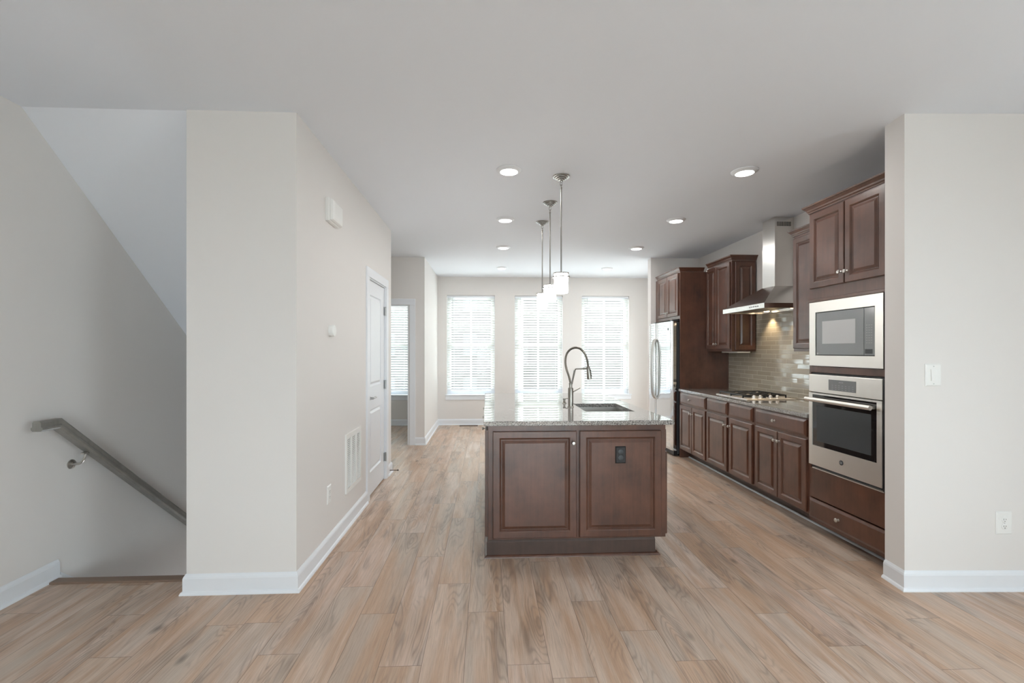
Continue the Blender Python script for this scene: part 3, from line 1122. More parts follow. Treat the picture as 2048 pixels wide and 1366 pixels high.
for i in range(3):       # sink side (+X)
    a = IY0 + 0.02 + i * (IY1 - IY0 - 0.02) / n3
    b = a + (IY1 - IY0 - 0.02) / n3 - 0.02
    d = t.part('door', raised_door(B(), (IX1 + 0.0002, 0, 0), (0, 1, 0), (1, 0, 0), a, b, 0.130, 0.690), M['wood'])
    t.part('knob', knob_bm((IX1 + 0.0203, b - 0.025, 0.61), (1, 0, 0)), M['nickel'], parent=d)
    d = t.part('drawer', slab_front(B(), (IX1 + 0.0002, 0, 0), (0, 1, 0), (1, 0, 0), a, b, 0.708, 0.840), M['wood'])
    t.part('knob', knob_bm((IX1 + 0.0203, (a + b) / 2, 0.775), (1, 0, 0)), M['nickel'], parent=d)

# island worktop with a sink cut-out
SX0, SX1, SY0, SY1 = 0.747, 1.122, 3.412, 3.932
bm = B()
X0, X1, Y0, Y1 = -0.022, 1.243, 2.967, 4.933


def loop(x0, x1, y0, y1, z):
    return [bm.verts.new(p) for p in ((x0, y0, z), (x1, y0, z), (x1, y1, z), (x0, y1, z))]


def join(p, q):
    for i in range(4):
        bm.faces.new((p[i], p[(i + 1) % 4], q[(i + 1) % 4], q[i]))


e = 0.004
L1 = loop(X0, X1, Y0, Y1, 0.914 - e)
L0 = loop(X0 + e, X1 - e, Y0 + e, Y1 - e, 0.914)
L2 = loop(X0, X1, Y0, Y1, 0.884 + 0.003)
L3 = loop(X0 + 0.003, X1 - 0.003, Y0 + 0.003, Y1 - 0.003, 0.884)
I0 = loop(SX0, SX1, SY0, SY1, 0.914)
I1 = loop(SX0, SX1, SY0, SY1, 0.884)
for p, q in ((I0, L0), (L0, L1), (L1, L2), (L2, L3), (L3, I1), (I1, I0)):
    join(p, q)
solid('island_countertop', bm, M['granite'], 'speckled grey granite slab on the island', 'countertop', kind='thing')

t = Thing('undermount_sink', ((SX0 + SX1) / 2, (SY0 + SY1) / 2, 0.70), 'stainless undermount sink sunk into the island granite', 'sink')
bm = B()
g = 0.006
rim = [(SX0 - 0.02, SX1 + 0.02, SY0 - 0.02, SY1 + 0.02, 0.8836), (SX0 - g, SX1 + g, SY0 - g, SY1 + g, 0.8836), (SX0 + 0.004, SX1 - 0.004, SY0 + 0.004, SY1 - 0.004, 0.715), (SX0 + 0.03, SX1 - 0.03, SY0 + 0.03, SY1 - 0.03, 0.70)]
R = [loop(*q) for q in rim]
for p, q in zip(R, R[1:]):
    join(p, q)
bm.faces.new(R[-1])
t.part('basin', bm, M['sink'])
t.part('drain', lathe(B(), [(0.045, 0.0003), (0.045, 0.003), (0.03, 0.004), (0.028, 0.002), (0, 0.002)], ((SX0 + SX1) / 2, 3.75, 0.7), (0, 0, 1), 24), M['nickel'])

# faucet
FX, FY = 0.684, 3.70
t = Thing('faucet', (FX, FY, 0.914), 'tall spring neck pull-down faucet standing beside the sink', 'faucet')
bm = B()
lathe(bm, [(0.027, 0.0003), (0.027, 0.004), (0.0215, 0.008), (0.0215, 0.150), (0.019, 0.158), (0.013, 0.160), (0.0125, 0.185), (0.0145, 0.187), (0.0145, 0.196), (0, 0.196)], (FX, FY, 0.914), (0, 0, 1), 28)
t.part('body', bm, M['faucet'])
hose = smooth_path([(0.684, FY, 1.108), (0.670, FY, 1.165), (0.650, FY, 1.225), (0.640, FY, 1.290), (0.652, FY, 1.350), (0.687, FY, 1.389), (0.727, FY, 1.400), (0.768, FY, 1.388), (0.803, FY, 1.346), (0.822, FY, 1.292), (0.829, FY, 1.240)], 45)
bm = B()
RR = []
a_ = None
for i, p in enumerate(hose):      # spring: ribbed tube
    d_ = (hose[min(i + 1, len(hose) - 1)] - hose[max(i - 1, 0)]).normalized()
    if a_ is None:
        a_, b_ = frame_of(d_)
    else:
        a_ = (a_ - d_ * a_.dot(d_)).normalized()
        b_ = a_.cross(d_).normalized()
    r = 0.0088 + (0.0006 if i % 2 else -0.0006)
    RR.append([bm.verts.new(p + (a_ * math.cos(q) + b_ * math.sin(q)) * r) for q in (2 * math.pi * k / 12 for k in range(12))])
for p, q in zip(RR, RR[1:]):
    for i in range(12):
        j = (i + 1) % 12
        bm.faces.new((p[i], p[j], q[j], q[i])).smooth = True
bm.faces.new(RR[0])
bm.faces.new(RR[-1])
t.part('spring_hose', bm, M['faucet'])
bm = B()
tube(bm, [(0.695, FY + 0.004, 1.10), (0.7245, FY + 0.004, 1.222)], 0.0048, 10)
tube(bm, [(0.689, FY - 0.008, 1.10), (0.713, FY - 0.008, 1.216)], 0.0045, 10)
tube(bm, smooth_path([(0.720, FY, 1.220), (0.730, FY, 1.2255), (0.760, FY, 1.226), (0.79, FY, 1.2275)], 5), 0.0048, 10)
cyl(bm, (0.786, FY, 1.2275), (0.818, FY, 1.2285), 0.0085, seg=14)
t.part('support_arm', bm, M['faucet'])
hd = (Vector((0.841, FY, 1.139)) - Vector((0.829, FY, 1.243))).normalized()
bm = B()
lathe(bm, [(0.011, 0), (0.0145, 0.006), (0.0155, 0.03), (0.0185, 0.060), (0.0195, 0.102), (0.017, 0.106), (0, 0.106)], (0.828, FY, 1.246), hd, 22)
sp = t.part('spray_head', bm, M['faucet'])
bm = B()
for k in (0.036, 0.056, 0.076):
    c_ = Vector((0.828, FY, 1.246)) + hd * k + Vector((0.0185, 0, 0.002))
    lathe(bm, [(0.007, -0.006), (0.007, 0.0035), (0, 0.005)], c_, (1, 0, 0.1), 12)
t.part('button', bm, M['case'], parent=sp)
bm = B()
tube(bm, [(0.700, FY, 1.037), (0.762, FY, 1.072)], 0.0055, 12)
t.part('lever', bm, M['faucet'])

t = Thing('soap_dispenser', (0.676, 3.96, 0.914), 'small metal soap pump behind the faucet', 'soap dispenser')
t.part('base', lathe(B(), [(0.020, 0.0003), (0.020, 0.003), (0.013, 0.007), (0.009, 0.016), (0.0085, 0.030), (0, 0.030)], (0.676, 3.96, 0.914), (0, 0, 1), 20), M['faucet'])
bm = B()
lathe(bm, [(0.009, 0.030), (0.013, 0.034), (0.012, 0.043), (0, 0.045)], (0.676, 3.96, 0.914), (0, 0, 1), 20)
tube(bm, smooth_path([(0.680, 3.96, 0.954), (0.70, 3.955, 0.957), (0.716, 3.95, 0.952)], 5), 0.0042, 10)
t.part('pump', bm, M['faucet'])

# ------------------------------------------------------------------ pendants
def make_pendant(loc, label):
    x, y, z = loc
    t = Thing('pendant_light', loc, label, 'pendant light', 'pendant lights over the island')
    t.part('canopy', lathe(B(), [(0.066, 0), (0.066, -0.007), (0.054, -0.009), (0.053, -0.016), (0.041, -0.018), (0.040, -0.025), (0.027, -0.027), (0.026, -0.034), (0.012, -0.036), (0.009, -0.046), (0, -0.047)], (x, y, z - 0.0003), (0, 0, 1), 32), M['pendmetal'])
    bm = B()
    n = 16
    for k, (zc, rot) in enumerate(((z - 0.060, 0), (z - 0.078, 1))):
        pts = []
        for i in range(n + 1):
            q = 2 * math.pi * i / n
            du = 0.0085 * math.cos(q)
            pts.append((x + (du if not rot else 0), y + (du if rot else 0), zc + 0.0145 * math.sin(q)))
        tube(bm, pts, 0.0022, 6)
    t.part('chain_link', bm, M['pendmetal'])
    t.part('rod', lathe(B(), [(0.0075, 2.655 - 2.74), (0.0075, 2.64 - 2.74), (0.0058, 2.638 - 2.74), (0.0058, 1.985 - 2.74), (0.011, 1.983 - 2.74), (0.011, 1.972 - 2.74)], (x, y, z), (0, 0, 1), 16), M['pendmetal'])
    bm = B()
    sp_ = z - 2.74
    lathe(bm, [(0.0, 1.9755 + sp_), (0.061, 1.9755 + sp_), (0.061, 1.983 + sp_), (0.012, 1.988 + sp_), (0, 1.986 + sp_)], (x, y, 0), (0, 0, 1), 32)
    # lower ring
    rr = []
    for r, h in ((0.0555, 1.947), (0.067, 1.947), (0.067, 1.955), (0.0555, 1.955)):
        rr.append([bm.verts.new((x + r * math.cos(2 * math.pi * i / 40), y + r * math.sin(2 * math.pi * i / 40), h + sp_)) for i in range(40)])
    for k in range(4):
        p, q = rr[k], rr[(k + 1) % 4]
        for i in range(40):
            j = (i + 1) % 40
            bm.faces.new((p[i], p[j], q[j], q[i])).smooth = True
    for k in range(3):
        an = 0.6 + k * 2 * math.pi / 3
        cx_, cy_ = x + 0.0595 * math.cos(an), y + 0.0595 * math.sin(an)
        cyl(bm, (cx_, cy_, 1.951 + sp_), (cx_, cy_, 1.979 + sp_), 0.0045, seg=10)
    t.part('fitter', bm, M['pendmetal'])
    t.part('glass_shade', lathe(B(), [(0.0, 1.826 + sp_), (0.048, 1.826 + sp_), (0.0535, 1.831 + sp_), (0.0545, 1.85 + sp_), (0.0545, 1.960 + sp_), (0.050, 1.9745 + sp_), (0, 1.9748 + sp_)], (x, y, 0), (0, 0, 1), 36), M['shade'])
    return t


make_pendant((0.580, 3.54, H), 'nearest pendant light over the island, largest of the three')
pend2 = make_pendant((0.580, 4.17, H), 'middle pendant light over the island, between its two neighbours')
pend3 = make_pendant((0.585, 4.80, H), 'farthest pendant light over the island, smallest of the three')


# ------------------------------------------------------------------ recessed lights
def make_downlight(loc, label):
    x, y, z = loc
    t = Thing('recessed_light', loc, label, 'ceiling light', 'recessed ceiling lights')
    t.part('trim_ring', lathe(B(), [(0.070, -0.0005), (0.096, -0.0005), (0.096, -0.004), (0.090, -0.008), (0.071, -0.019), (0.066, -0.019), (0.066, -0.0005)], (x, y, z), (0, 0, 1), 40), M['trim'])
    t.part('lens', lathe(B(), [(0.0655, -0.004), (0.0655, -0.0185), (0.055, -0.022), (0.03, -0.0245), (0, -0.025)], (x, y, z), (0, 0, 1), 40), M['lens'])
    l = bpy.data.lights.new('lamp', 'AREA')
    l.shape = 'DISK'
    l.size = 0.11
    l.energy = 4.6
    l.color = (1.0, 0.97, 0.93)
    lo = bpy.data.objects.new('lamp', l)
    lo.parent = t.o
    lo.location = (0, 0, -0.03)
    COL.objects.link(lo)
    return t


dl = [(0.165, 3.43, 'row left of the pendants, the one nearest the camera'), (0.19, 4.72, 'row left of the pendants, second from the camera'),
      (0.215, 5.99, 'row left of the pendants, third from the camera'), (0.245, 7.48, 'row left of the pendants, closest to the windows'),
      (1.955, 3.37, 'row above the cabinet aisle, the one nearest the camera'), (1.97, 4.66, 'row above the cabinet aisle, second from the camera'),
      (1.98, 5.95, 'row above the cabinet aisle, third from the camera'), (1.99, 7.46, 'row above the cabinet aisle, closest to the windows')]
for x, y, s in dl:
    make_downlight((x, y, H), 'round white recessed light in the ' + s)

# ------------------------------------------------------------------ cabinets along the side wall
NXm = (-1, 0, 0)
UY = (0, 1, 0)


def rdoor(t, y0, y1, z0, z1, xface, knob=None):
    d = t.part('door', raised_door(B(), (xface - 0.0002, 0, 0), UY, NXm, y0, y1, z0, z1), M['wood'])
    if knob:
        t.part('knob', knob_bm((xface - 0.0203, knob[0], knob[1]), NXm), M['nickel'], parent=d)
    return d


def rdrawer(t, y0, y1, z0, z1, xface, knob=None, name='drawer'):
    d = t.part(name, slab_front(B(), (xface - 0.0002, 0, 0), UY, NXm, y0, y1, z0, z1), M['wood'])
    if knob:
        t.part('knob', knob_bm((xface - 0.0203, knob[0], knob[1]), NXm), M['nickel'], parent=d)
    return d


def base_cab(y0, y1, label):
    t = Thing('base_cabinet', (2.8, (y0 + y1) / 2, 0), label, 'cabinet', 'base cabinets along the side wall')
    t.part('body', box(B(), XF, XK - 0.002, y0 + 0.0005, y1 - 0.0005, 0.114, CT - 0.0305, 0.0012), M['wood'])
    t.part('toe_kick', box(B(), 2.606, XK - 0.002, y0 + 0.0005, y1 - 0.0005, 0.0, 0.1135), M['toe'])
    return t


DZ = (0.707, 0.840)
DD = (0.128, 0.687)
t = base_cab(5.032, 5.748, 'wooden base cabinet beside the refrigerator panel, one drawer over two doors')
rdrawer(t, 5.048, 5.722, *DZ, XF, (5.42, 0.772))
rdoor(t, 5.048, 5.380, *DD, XF, (5.358, 0.607))
rdoor(t, 5.386, 5.722, *DD, XF, (5.408, 0.607))
t = base_cab(4.112, 5.031, 'wooden base cabinet below the cooktop, blank fronts over two doors')
rdrawer(t, 4.582, 5.012, *DZ, XF, None, 'false_drawer_front')
rdrawer(t, 4.135, 4.538, *DZ, XF, None, 'false_drawer_front')
rdoor(t, 4.582, 5.012, *DD, XF, (4.604, 0.605))
rdoor(t, 4.135, 4.538, *DD, XF, (4.516, 0.605))
t = base_cab(3.399, 4.111, 'wooden base cabinet beside the wall oven, wide drawer over two doors')
rdrawer(t, 3.415, 4.082, *DZ, XF, (3.795, 0.775))
rdoor(t, 3.415, 3.754, *DD, XF, (3.732, 0.610))
rdoor(t, 3.762, 4.085, *DD, XF, (3.784, 0.610))

solid('side_countertop', box(B(), 2.463, XK - 0.0015, 3.400, 5.7485, CT - 0.030, CT, 0.004, 2), M['granite'],
      'long granite slab under the cooktop along the side wall', 'countertop', kind='thing')
solid('backsplash', box(B(), XK - 0.008, XK - 0.0004, 3.40, 5.7485, CT + 0.0004, 1.80), M['tile'],
      'brown glass subway tile backsplash between worktop and hood', 'backsplash', kind='thing')

# tall oven cabinet
TY0, TY1 = 2.690, 3.397
t = Thing('oven_cabinet', (2.8, 3.05, 0), 'tall wooden cabinet housing the oven and microwave', 'cabinet')
bm = B()
XB = XK - 0.002
box(bm, XF, XB, TY0, TY0 + 0.018, 0.079, 2.425)
box(bm, XF, XB, TY1 - 0.018, TY1, 0.079, 2.425)
box(bm, XF, XB, TY0 + 0.018, TY1 - 0.018, 0.079, 0.105)
box(bm, XB - 0.012, XB, TY0 + 0.018, TY1 - 0.018, 0.105, 2.407)
box(bm, XF, XB - 0.012, TY0 + 0.018, TY1 - 0.018, 0.46, 0.476)
box(bm, XF, XB - 0.012, TY0 + 0.018, TY1 - 0.018, 1.212, 1.258)
box(bm, XF, XB - 0.012, TY0 + 0.018, TY1 - 0.018, 1.745, 1.85)
box(bm, XF, XB, TY0 + 0.018, TY1 - 0.018, 2.407, 2.425)
t.part('body', bm, M['wood'])
t.part('lower_panel', box(B(), XF - 0.004, XF + 0.012, TY0 + 0.002, TY1 - 0.018, 0.262, 0.484, 0.0015), M['wood'])
t.part('rail', box(B(), XF - 0.018, XF - 0.0003, TY0 + 0.002, TY1 - 0.002, 1.741, 1.765, 0.003), M['wood'])
d = rdrawer(t, TY0 + 0.012, TY1 - 0.012, 0.105, 0.255, XF, (3.083, 0.185))
rdoor(t, 3.038, 3.372, 1.846, 2.412, XF, (3.062, 1.925))
rdoor(t, 2.708, 3.030, 1.846, 2.412, XF, (3.008, 1.922))
t.part('toe_kick', box(B(), 2.606, XB, TY0, TY1, 0.0, 0.0785), M['toe'])
CROWN = [(0, 0), (0.006, 0), (0.008, 0.010), (0.014, 0.016), (0.017, 0.026), (0.030, 0.042), (0.036, 0.046), (0.038, 0.056), (0, 0.056)]
t.part('crown_moulding', sweep(B(), [(XB, TY1), (XF, TY1), (XF, TY0)][::1], CROWN, 2.4255), M['wood'])

# microwave
t = Thing('microwave', (2.6, 3.05, 1.262), 'built-in stainless microwave above the wall oven', 'microwave')
MX = 2.465
my0, my1, mz0, mz1 = 2.722, 3.372, 1.263, 1.738
iy0, iy1, iz0, iz1 = 2.783, 3.308, 1.340, 1.662
bm = B()
for a, b, c, d in ((my0, my1, mz0, iz0), (my0, my1, iz1, mz1), (my0, iy0, iz0, iz1), (iy1, my1, iz0, iz1)):
    rings(bm, (MX + 0.0185, 0, 0), UY, NXm, [(a, b, c, d, 0), (a, b, c, d, 0.0185)])
bmesh.ops.remove_doubles(bm, verts=bm.verts, dist=1e-5)
t.part('trim_frame', bm, M['steel'])
t.part('case', box(B(), MX + 0.019, 2.95, 2.7225, 3.368, 1.264, 1.737), M['blackp'])
t.part('dark_gap_strip', box(B(), MX + 0.006, MX + 0.0195, 2.696, 2.7218, 1.262, 1.7385), M['blackp'])  # black strip painting in the dark gap beside the trim frame
t.part('door', rings(B(), (MX + 0.0186, 0, 0), UY, NXm, [(2.872, iy1 - 0.005, iz0 + 0.005, iz1 - 0.005, 0), (2.872, iy1 - 0.005, iz0 + 0.005, iz1 - 0.005, 0.014), (2.874, iy1 - 0.007, iz0 + 0.007, iz1 - 0.007, 0.016)]), M['mwglass'])
t.part('window', rings(B(), (MX + 0.0026, 0, 0), UY, NXm, [(2.940, 3.242, 1.426, 1.591, 0), (2.940, 3.242, 1.426, 1.591, 0.0004)]), M['mwwin'])
cp = t.part('control_panel', rings(B(), (MX + 0.0186, 0, 0), UY, NXm, [(iy0 + 0.005, 2.869, iz0 + 0.005, iz1 - 0.005, 0), (iy0 + 0.005, 2.869, iz0 + 0.005, iz1 - 0.005, 0.014), (iy0 + 0.007, 2.867, iz0 + 0.007, iz1 - 0.007, 0.016)]), M['mwglass'])
bm = B()
for r_ in range(8):
    for c_ in range(3):
        yy = 2.806 + c_ * 0.018
        zz = 1.425 + r_ * 0.0165
        rings(bm, (MX + 0.0026, 0, 0), UY, NXm, [(yy, yy + 0.010, zz, zz + 0.0035, 0), (yy, yy + 0.010, zz, zz + 0.0035, 0.0003)])
t.part('key_print', bm, M['faint'], parent=cp)
bm = B()
rings(bm, (MX + 0.0026, 0, 0), UY, NXm, [(2.803, 2.861, 1.356, 1.386, 0), (2.803, 2.861, 1.356, 1.386, 0.0008), (2.806, 2.858, 1.359, 1.383, 0.0008), (2.806, 2.858, 1.359, 1.383, 0.0003)])
t.part('open_button', bm, M['case'], parent=cp)
t.part('lettering', text_bm('GE', 0.012, (MX + 0.0026, 3.288, 1.355), (0, -1, 0), NXm), M['print'])

# wall oven
t = Thing('wall_oven', (2.6, 3.05, 0.5), 'stainless wall oven with black glass door below the microwave', 'oven')
oy0, oy1 = 2.730, 3.377
t.part('case', box(B(), MX + 0.023, 3.05, 2.726, 3.376, 0.486, 1.208), M['blackp'])
t.part('dark_gap_strip', box(B(), MX + 0.004, MX + 0.0195, 2.706, 2.7298, 0.496, 1.197), M['blackp'])  # black strip painting in the dark gap beside the oven front
bm = B()
rings(bm, (MX + 0.0225, 0, 0), UY, NXm, [(oy0, oy1, 1.066, 1.197, 0), (oy0, oy1, 1.066, 1.197, 0.020), (oy0 + 0.003, oy1 - 0.003, 1.069, 1.194, 0.0225)])
pn = t.part('control_panel', bm, M['steel'])
bm = B()
rings(bm, (MX, 0, 0), UY, NXm, [(2.932, 3.175, 1.092, 1.168, 0.0001), (2.932, 3.175, 1.092, 1.168, 0.0012), (2.934, 3.173, 1.094, 1.166, 0.0014)])
ds = t.part('display', bm, M['display'], parent=pn)
bm = B()
for yy, zz in ((3.04, 1.150), (3.054, 1.150), (3.068, 1.150)):
    rings(bm, (MX - 0.0014, 0, 0), UY, NXm, [(yy, yy + 0.010, zz, zz + 0.005, 0), (yy, yy + 0.010, zz, zz + 0.005, 0.0003)])
for r_ in range(3):
    for c_ in range(7):
        yy, zz = 2.95 + c_ * 0.030, 1.100 + r_ * 0.014
        rings(bm, (MX - 0.0014, 0, 0), UY, NXm, [(yy, yy + 0.014, zz, zz + 0.0025, 0), (yy, yy + 0.014, zz, zz + 0.0025, 0.0002)])
t.part('key_print', bm, M['faint'], parent=pn)
bm = B()
gy0_, gy1_, gz0_, gz1_ = 2.770, 3.341, 0.663, 1.047
for a, b, c, d in ((oy0, oy1, 0.515, gz0_), (oy0, oy1, gz1_, 1.059), (oy0, gy0_, gz0_, gz1_), (gy1_, oy1, gz0_, gz1_)):
    rings(bm, (MX + 0.0225, 0, 0), UY, NXm, [(a, b, c, d, 0), (a, b, c, d, 0.0225)])
bmesh.ops.remove_doubles(bm, verts=bm.verts, dist=1e-5)
dr = t.part('door', bm, M['steel'])
t.part('door_glass', box(B(), MX + 0.004, MX + 0.022, gy0_ + 0.0005, gy1_ - 0.0005, gz0_ + 0.0005, gz1_ - 0.0005), M['ovglass'], parent=dr)
bm = B()
rings(bm, (MX + 0.004, 0, 0), UY, NXm, [(2.815, 3.30, 0.700, 0.965, 0.0001), (2.815, 3.30, 0.700, 0.965, 0.0003), (2.818, 3.297, 0.703, 0.962, 0.0003), (2.818, 3.297, 0.703, 0.962, 0.0002)])
t.part('glass_border', bm, M['case'], parent=dr)
bm = B()
hzv = 1.012
tube(bm, [(MX - 0.040, y_, hzv) for y_ in (2.772, 3.36)], 0.0155, 18, 0.8)
for y_ in (2.795, 3.337):
    tube(bm, [(MX + 0.004, y_, hzv), (MX - 0.038, y_, hzv)], 0.0105, 12)
t.part('handle', bm, M['steel'], parent=dr)
bm = B()
lathe(bm, [(0.0175, 0), (0.0175, 0.002), (0.015, 0.0028), (0, 0.0028)], (MX - 0.0001, 3.057, 0.594), NXm, 28)
lg = t.part('logo', bm, M['case'], parent=dr)
bm = text_bm('GE', 0.018, (MX - 0.003, 3.057, 0.594), (0, -1, 0), NXm)
t.part('lettering', bm, M['mwwin'])
bm = B()
box(bm, MX + 0.004, MX + 0.0225, oy0 - 0.008, 3.347, 0.488, 0.4955)
t.part('lower_lip', bm, M['steel'])


# upper cabinets
def upper_cab(y0, y1, xf, z0, z1, label, name='wall_cabinet'):
    t = Thing(name, (3.0, (y0 + y1) / 2, z0), label, 'cabinet', 'wall cabinets')
    t.part('body', box(B(), xf, XK - 0.002 if z0 > 1.79 else XK - 0.0085, y0, y1, z0, z1, 0.0012), M['wood'])
    return t


XU = 2.835
t = upper_cab(3.3985, 4.082, XU, 1.368, 2.425, 'wooden wall cabinet between range hood and oven cabinet')
rdoor(t, 3.742, 4.066, 1.396, 2.400, XU, (3.764, 1.47))
rdoor(t, 3.415, 3.736, 1.396, 2.400, XU, (3.714, 1.47))
t.part('crown_moulding', sweep(B(), [(XK - 0.002, 4.082), (XU, 4.082), (XU, 3.44)], CROWN, 2.4253), M['wood'])

t = upper_cab(5.150, 5.7485, XU, 1.366, 2.425, 'wooden wall cabinet with raised end panel between hood and refrigerator')
rdoor(t, 5.172, 5.478, 1.394, 2.410, XU, (5.458, 1.455))
rdoor(t, 5.486, 5.738, 1.394, 2.410, XU, (5.508, 1.455))
t.part('end_panel', raised_door(B(), (0, 5.1498, 0), (1, 0, 0), NY, 2.872, 3.112, 1.384, 2.405, 0.016, 0.045), M['wood'])
t.part('crown_moulding', sweep(B(), [(XU, 5.7085), (XU, 5.150), (XK - 0.002, 5.150)], CROWN, 2.4253), M['wood'])
t = Thing('under_cabinet_light', (2.97, 5.25, 1.355), 'slim pale under-cabinet light below the cabinet beside the hood', 'lamp')
t.part('housing', box(B(), 2.90, 3.06, 5.155, 5.50, 1.350, 1.3655, 0.003), M['plastic'])

# refrigerator surround
solid('gable_board', box(B(), XF, XK - 0.0015, 5.7495, 5.7695, 0.0005, 2.392, 0.001), M['wood'],
      'tall wooden panel between refrigerator and side worktop', 'panel', kind='thing')
t = Thing('fridge_cabinet', (2.8, 6.18, 1.787), 'wooden two door cabinet above the refrigerator', 'cabinet', 'wall cabinets')
t.part('body', box(B(), XF, XK - 0.002, 5.770, 6.520, 1.787, 2.392, 0.0012), M['wood'])
rdoor(t, 5.785, 6.130, 1.828, 2.380, XF, (6.108, 1.885))
rdoor(t, 6.138, 6.478, 1.828, 2.380, XF, (6.160, 1.885))
t.part('crown_moulding', sweep(B(), [(XF, 6.52), (XF, 5.7495), (2.79, 5.7495)], [(o, u * 0.9) for o, u in CROWN], 2.3925), M['wood'])
t.part('side_rail', box(B(), XF + 0.001, XK - 0.002, 6.5205, 6.598, 1.787, 2.392), M['wood'])

# refrigerator
RX = 2.385
t = Thing('refrigerator', (2.75, 6.17, 0), 'stainless side-by-side refrigerator beside the tall wooden panel', 'refrigerator')
ry0, ry1, rz0, rz1 = 5.800, 6.555, 0.075, 1.760
t.part('case', box(B(), RX + 0.085, 3.08, ry0 + 0.004, ry1 - 0.004, 0.03, 1.745, 0.004), M['case'])
for a, b in ((ry0, 6.318), (6.324, ry1)):
    bm = B()
    pr = []
    n = 12
    for i in range(n + 1):      # gently bowed front
        s = i / n
        yy = a + (b - a) * s
        pr.append((RX - 0.052 * (yy - 6.18) + 0.0008 * (2 * s - 1) ** 2 + (0.010 if i in (0, n) else 0.0), yy))
    poly = pr + [(RX + 0.07, b), (RX + 0.07, a)]
    prism(bm, poly, rz0, rz1)
    for f in bm.faces:
        f.smooth = len(f.verts) == 4
    d = t.part('door', bm, M['steelf'])
    yh = 6.292 if a < 6 else 6.350
    bm = B()
    pts = smooth_path([(RX + 0.006, yh, 1.530), (RX - 0.020, yh, 1.522), (RX - 0.048, yh, 1.42), (RX - 0.060, yh, 1.12), (RX - 0.048, yh, 0.80), (RX - 0.020, yh, 0.715), (RX + 0.006, yh, 0.708)], 8)
    tube(bm, pts, 0.0125, 14)
    t.part('handle', bm, M['nickel'], parent=d)
t.part('gasket', box(B(), RX + 0.0705, RX + 0.0845, ry0 + 0.006, ry1 - 0.006, rz0 + 0.01, rz1 - 0.01), M['blackp'])
t.part('base_grille', box(B(), RX + 0.04, RX + 0.0845, ry0 + 0.01, ry1 - 0.01, 0.012, 0.068), M['blackp'])
bm = B()
for yy in (ry0 + 0.05, ry1 - 0.12):
    box(bm, RX + 0.03, RX + 0.16, yy, yy + 0.07, rz1 + 0.0003, rz1 + 0.018, 0.005)
t.part('hinge_cover', bm, M['case'])
bm = B()
for yy in (ry0 + 0.08, ry1 - 0.08):
    for xx in (RX + 0.12, 3.0):
        cyl(bm, (xx, yy, 0.0), (xx, yy, 0.03), 0.02, seg=14)
t.part('feet', bm, M['blackp'])
t.part('logo', lathe(B(), [(0.016, 0), (0.016, 0.002), (0, 0.0022)], (RX + 0.0135, 5.93, 1.66), NXm, 24), M['case'])

# ------------------------------------------------------------------ hood
t = Thing('range_hood', (2.9, 4.615, 1.787), 'stainless chimney range hood above the cooktop', 'range hood')
hx0, hx1, hy0, hy1 = 2.650, XK - 0.0085, 4.235, 5.0
bm = B()


def lp(x0, x1, y0, y1, z):
    return [bm.verts.new(p) for p in ((x0, y0, z), (x1, y0, z), (x1, y1, z), (x0, y1, z))]


def jn(p, q):
    for i in range(4):
        bm.faces.new((p[i], p[(i + 1) % 4], q[(i + 1) % 4], q[i]))


Ls = [lp(hx0 + 0.02, hx1 - 0.02, hy0 + 0.02, hy1 - 0.02, 1.806), lp(hx0 + 0.02, hx1 - 0.02, hy0 + 0.02, hy1 - 0.02, 1.787), lp(hx0, hx1, hy0, hy1, 1.787), lp(hx0, hx1, hy0, hy1, 1.834),
      lp(hx0 + 0.002, hx1, hy0 + 0.002, hy1 - 0.002, 1.836), lp(2.922, hx1, 4.495, 4.71, 2.035)]
for p, q in zip(Ls, Ls[1:]):
    jn(p, q)
bm.faces.new(Ls[0])
bm.faces.new(Ls[-1])
t.part('canopy', bm, M['hood'])
bm = B()
box(bm, 2.925, XK - 0.0015, 4.498, 4.707, 2.0355, 2.44)
box(bm, 2.927, XK - 0.0015, 4.500, 4.705, 2.4402, H - 0.0005)
ch = t.part('chimney', bm, M['hood'])
bm = B()
for i in range(13):
    xx = 2.95 + i * 0.0115
    box(bm, xx, xx + 0.005, 4.4985, 4.4999, 2.645, 2.690)
t.part('vent_slots', bm, M['slot'], parent=ch)
bm = B()
for i in range(5):
    rings(bm, (hx0 - 0.0001, 0, 0), UY, NXm, [(4.33 + i * 0.034, 4.348 + i * 0.034, 1.806, 1.815, 0), (4.33 + i * 0.034, 4.348 + i * 0.034, 1.806, 1.815, 0.001)])
t.part('control_buttons', bm, M['case'])
bm = B()
for yy in (4.30, 4.62, 4.93):
    box(bm, 2.72, 3.0, yy, yy + 0.01, 1.799, 1.8055)
box(bm, 2.72, 3.0, 4.31, 4.93, 1.801, 1.8055)
t.part('filter', bm, M['sink'])
for yy in (4.40, 4.84):
    lz = t.part('lamp', lathe(B(), [(0.028, 1.8055), (0.028, 1.800), (0.02, 1.797), (0, 1.797)], (3.055, yy, 0), (0, 0, 1), 18), M['hoodlamp'])
    l = bpy.data.lights.new('hood_bulb', 'SPOT')
    l.energy = 9.0
    l.color = (1.0, 0.76, 0.48)
    l.spot_size = math.radians(95)
    l.spot_blend = 0.6
    l.shadow_soft_size = 0.02
    lo = bpy.data.objects.new('hood_bulb', l)
    lo.parent = t.o
    lo.location = (3.055 - 2.9, yy - 4.615, 1.790 - 1.787)
    COL.objects.link(lo)

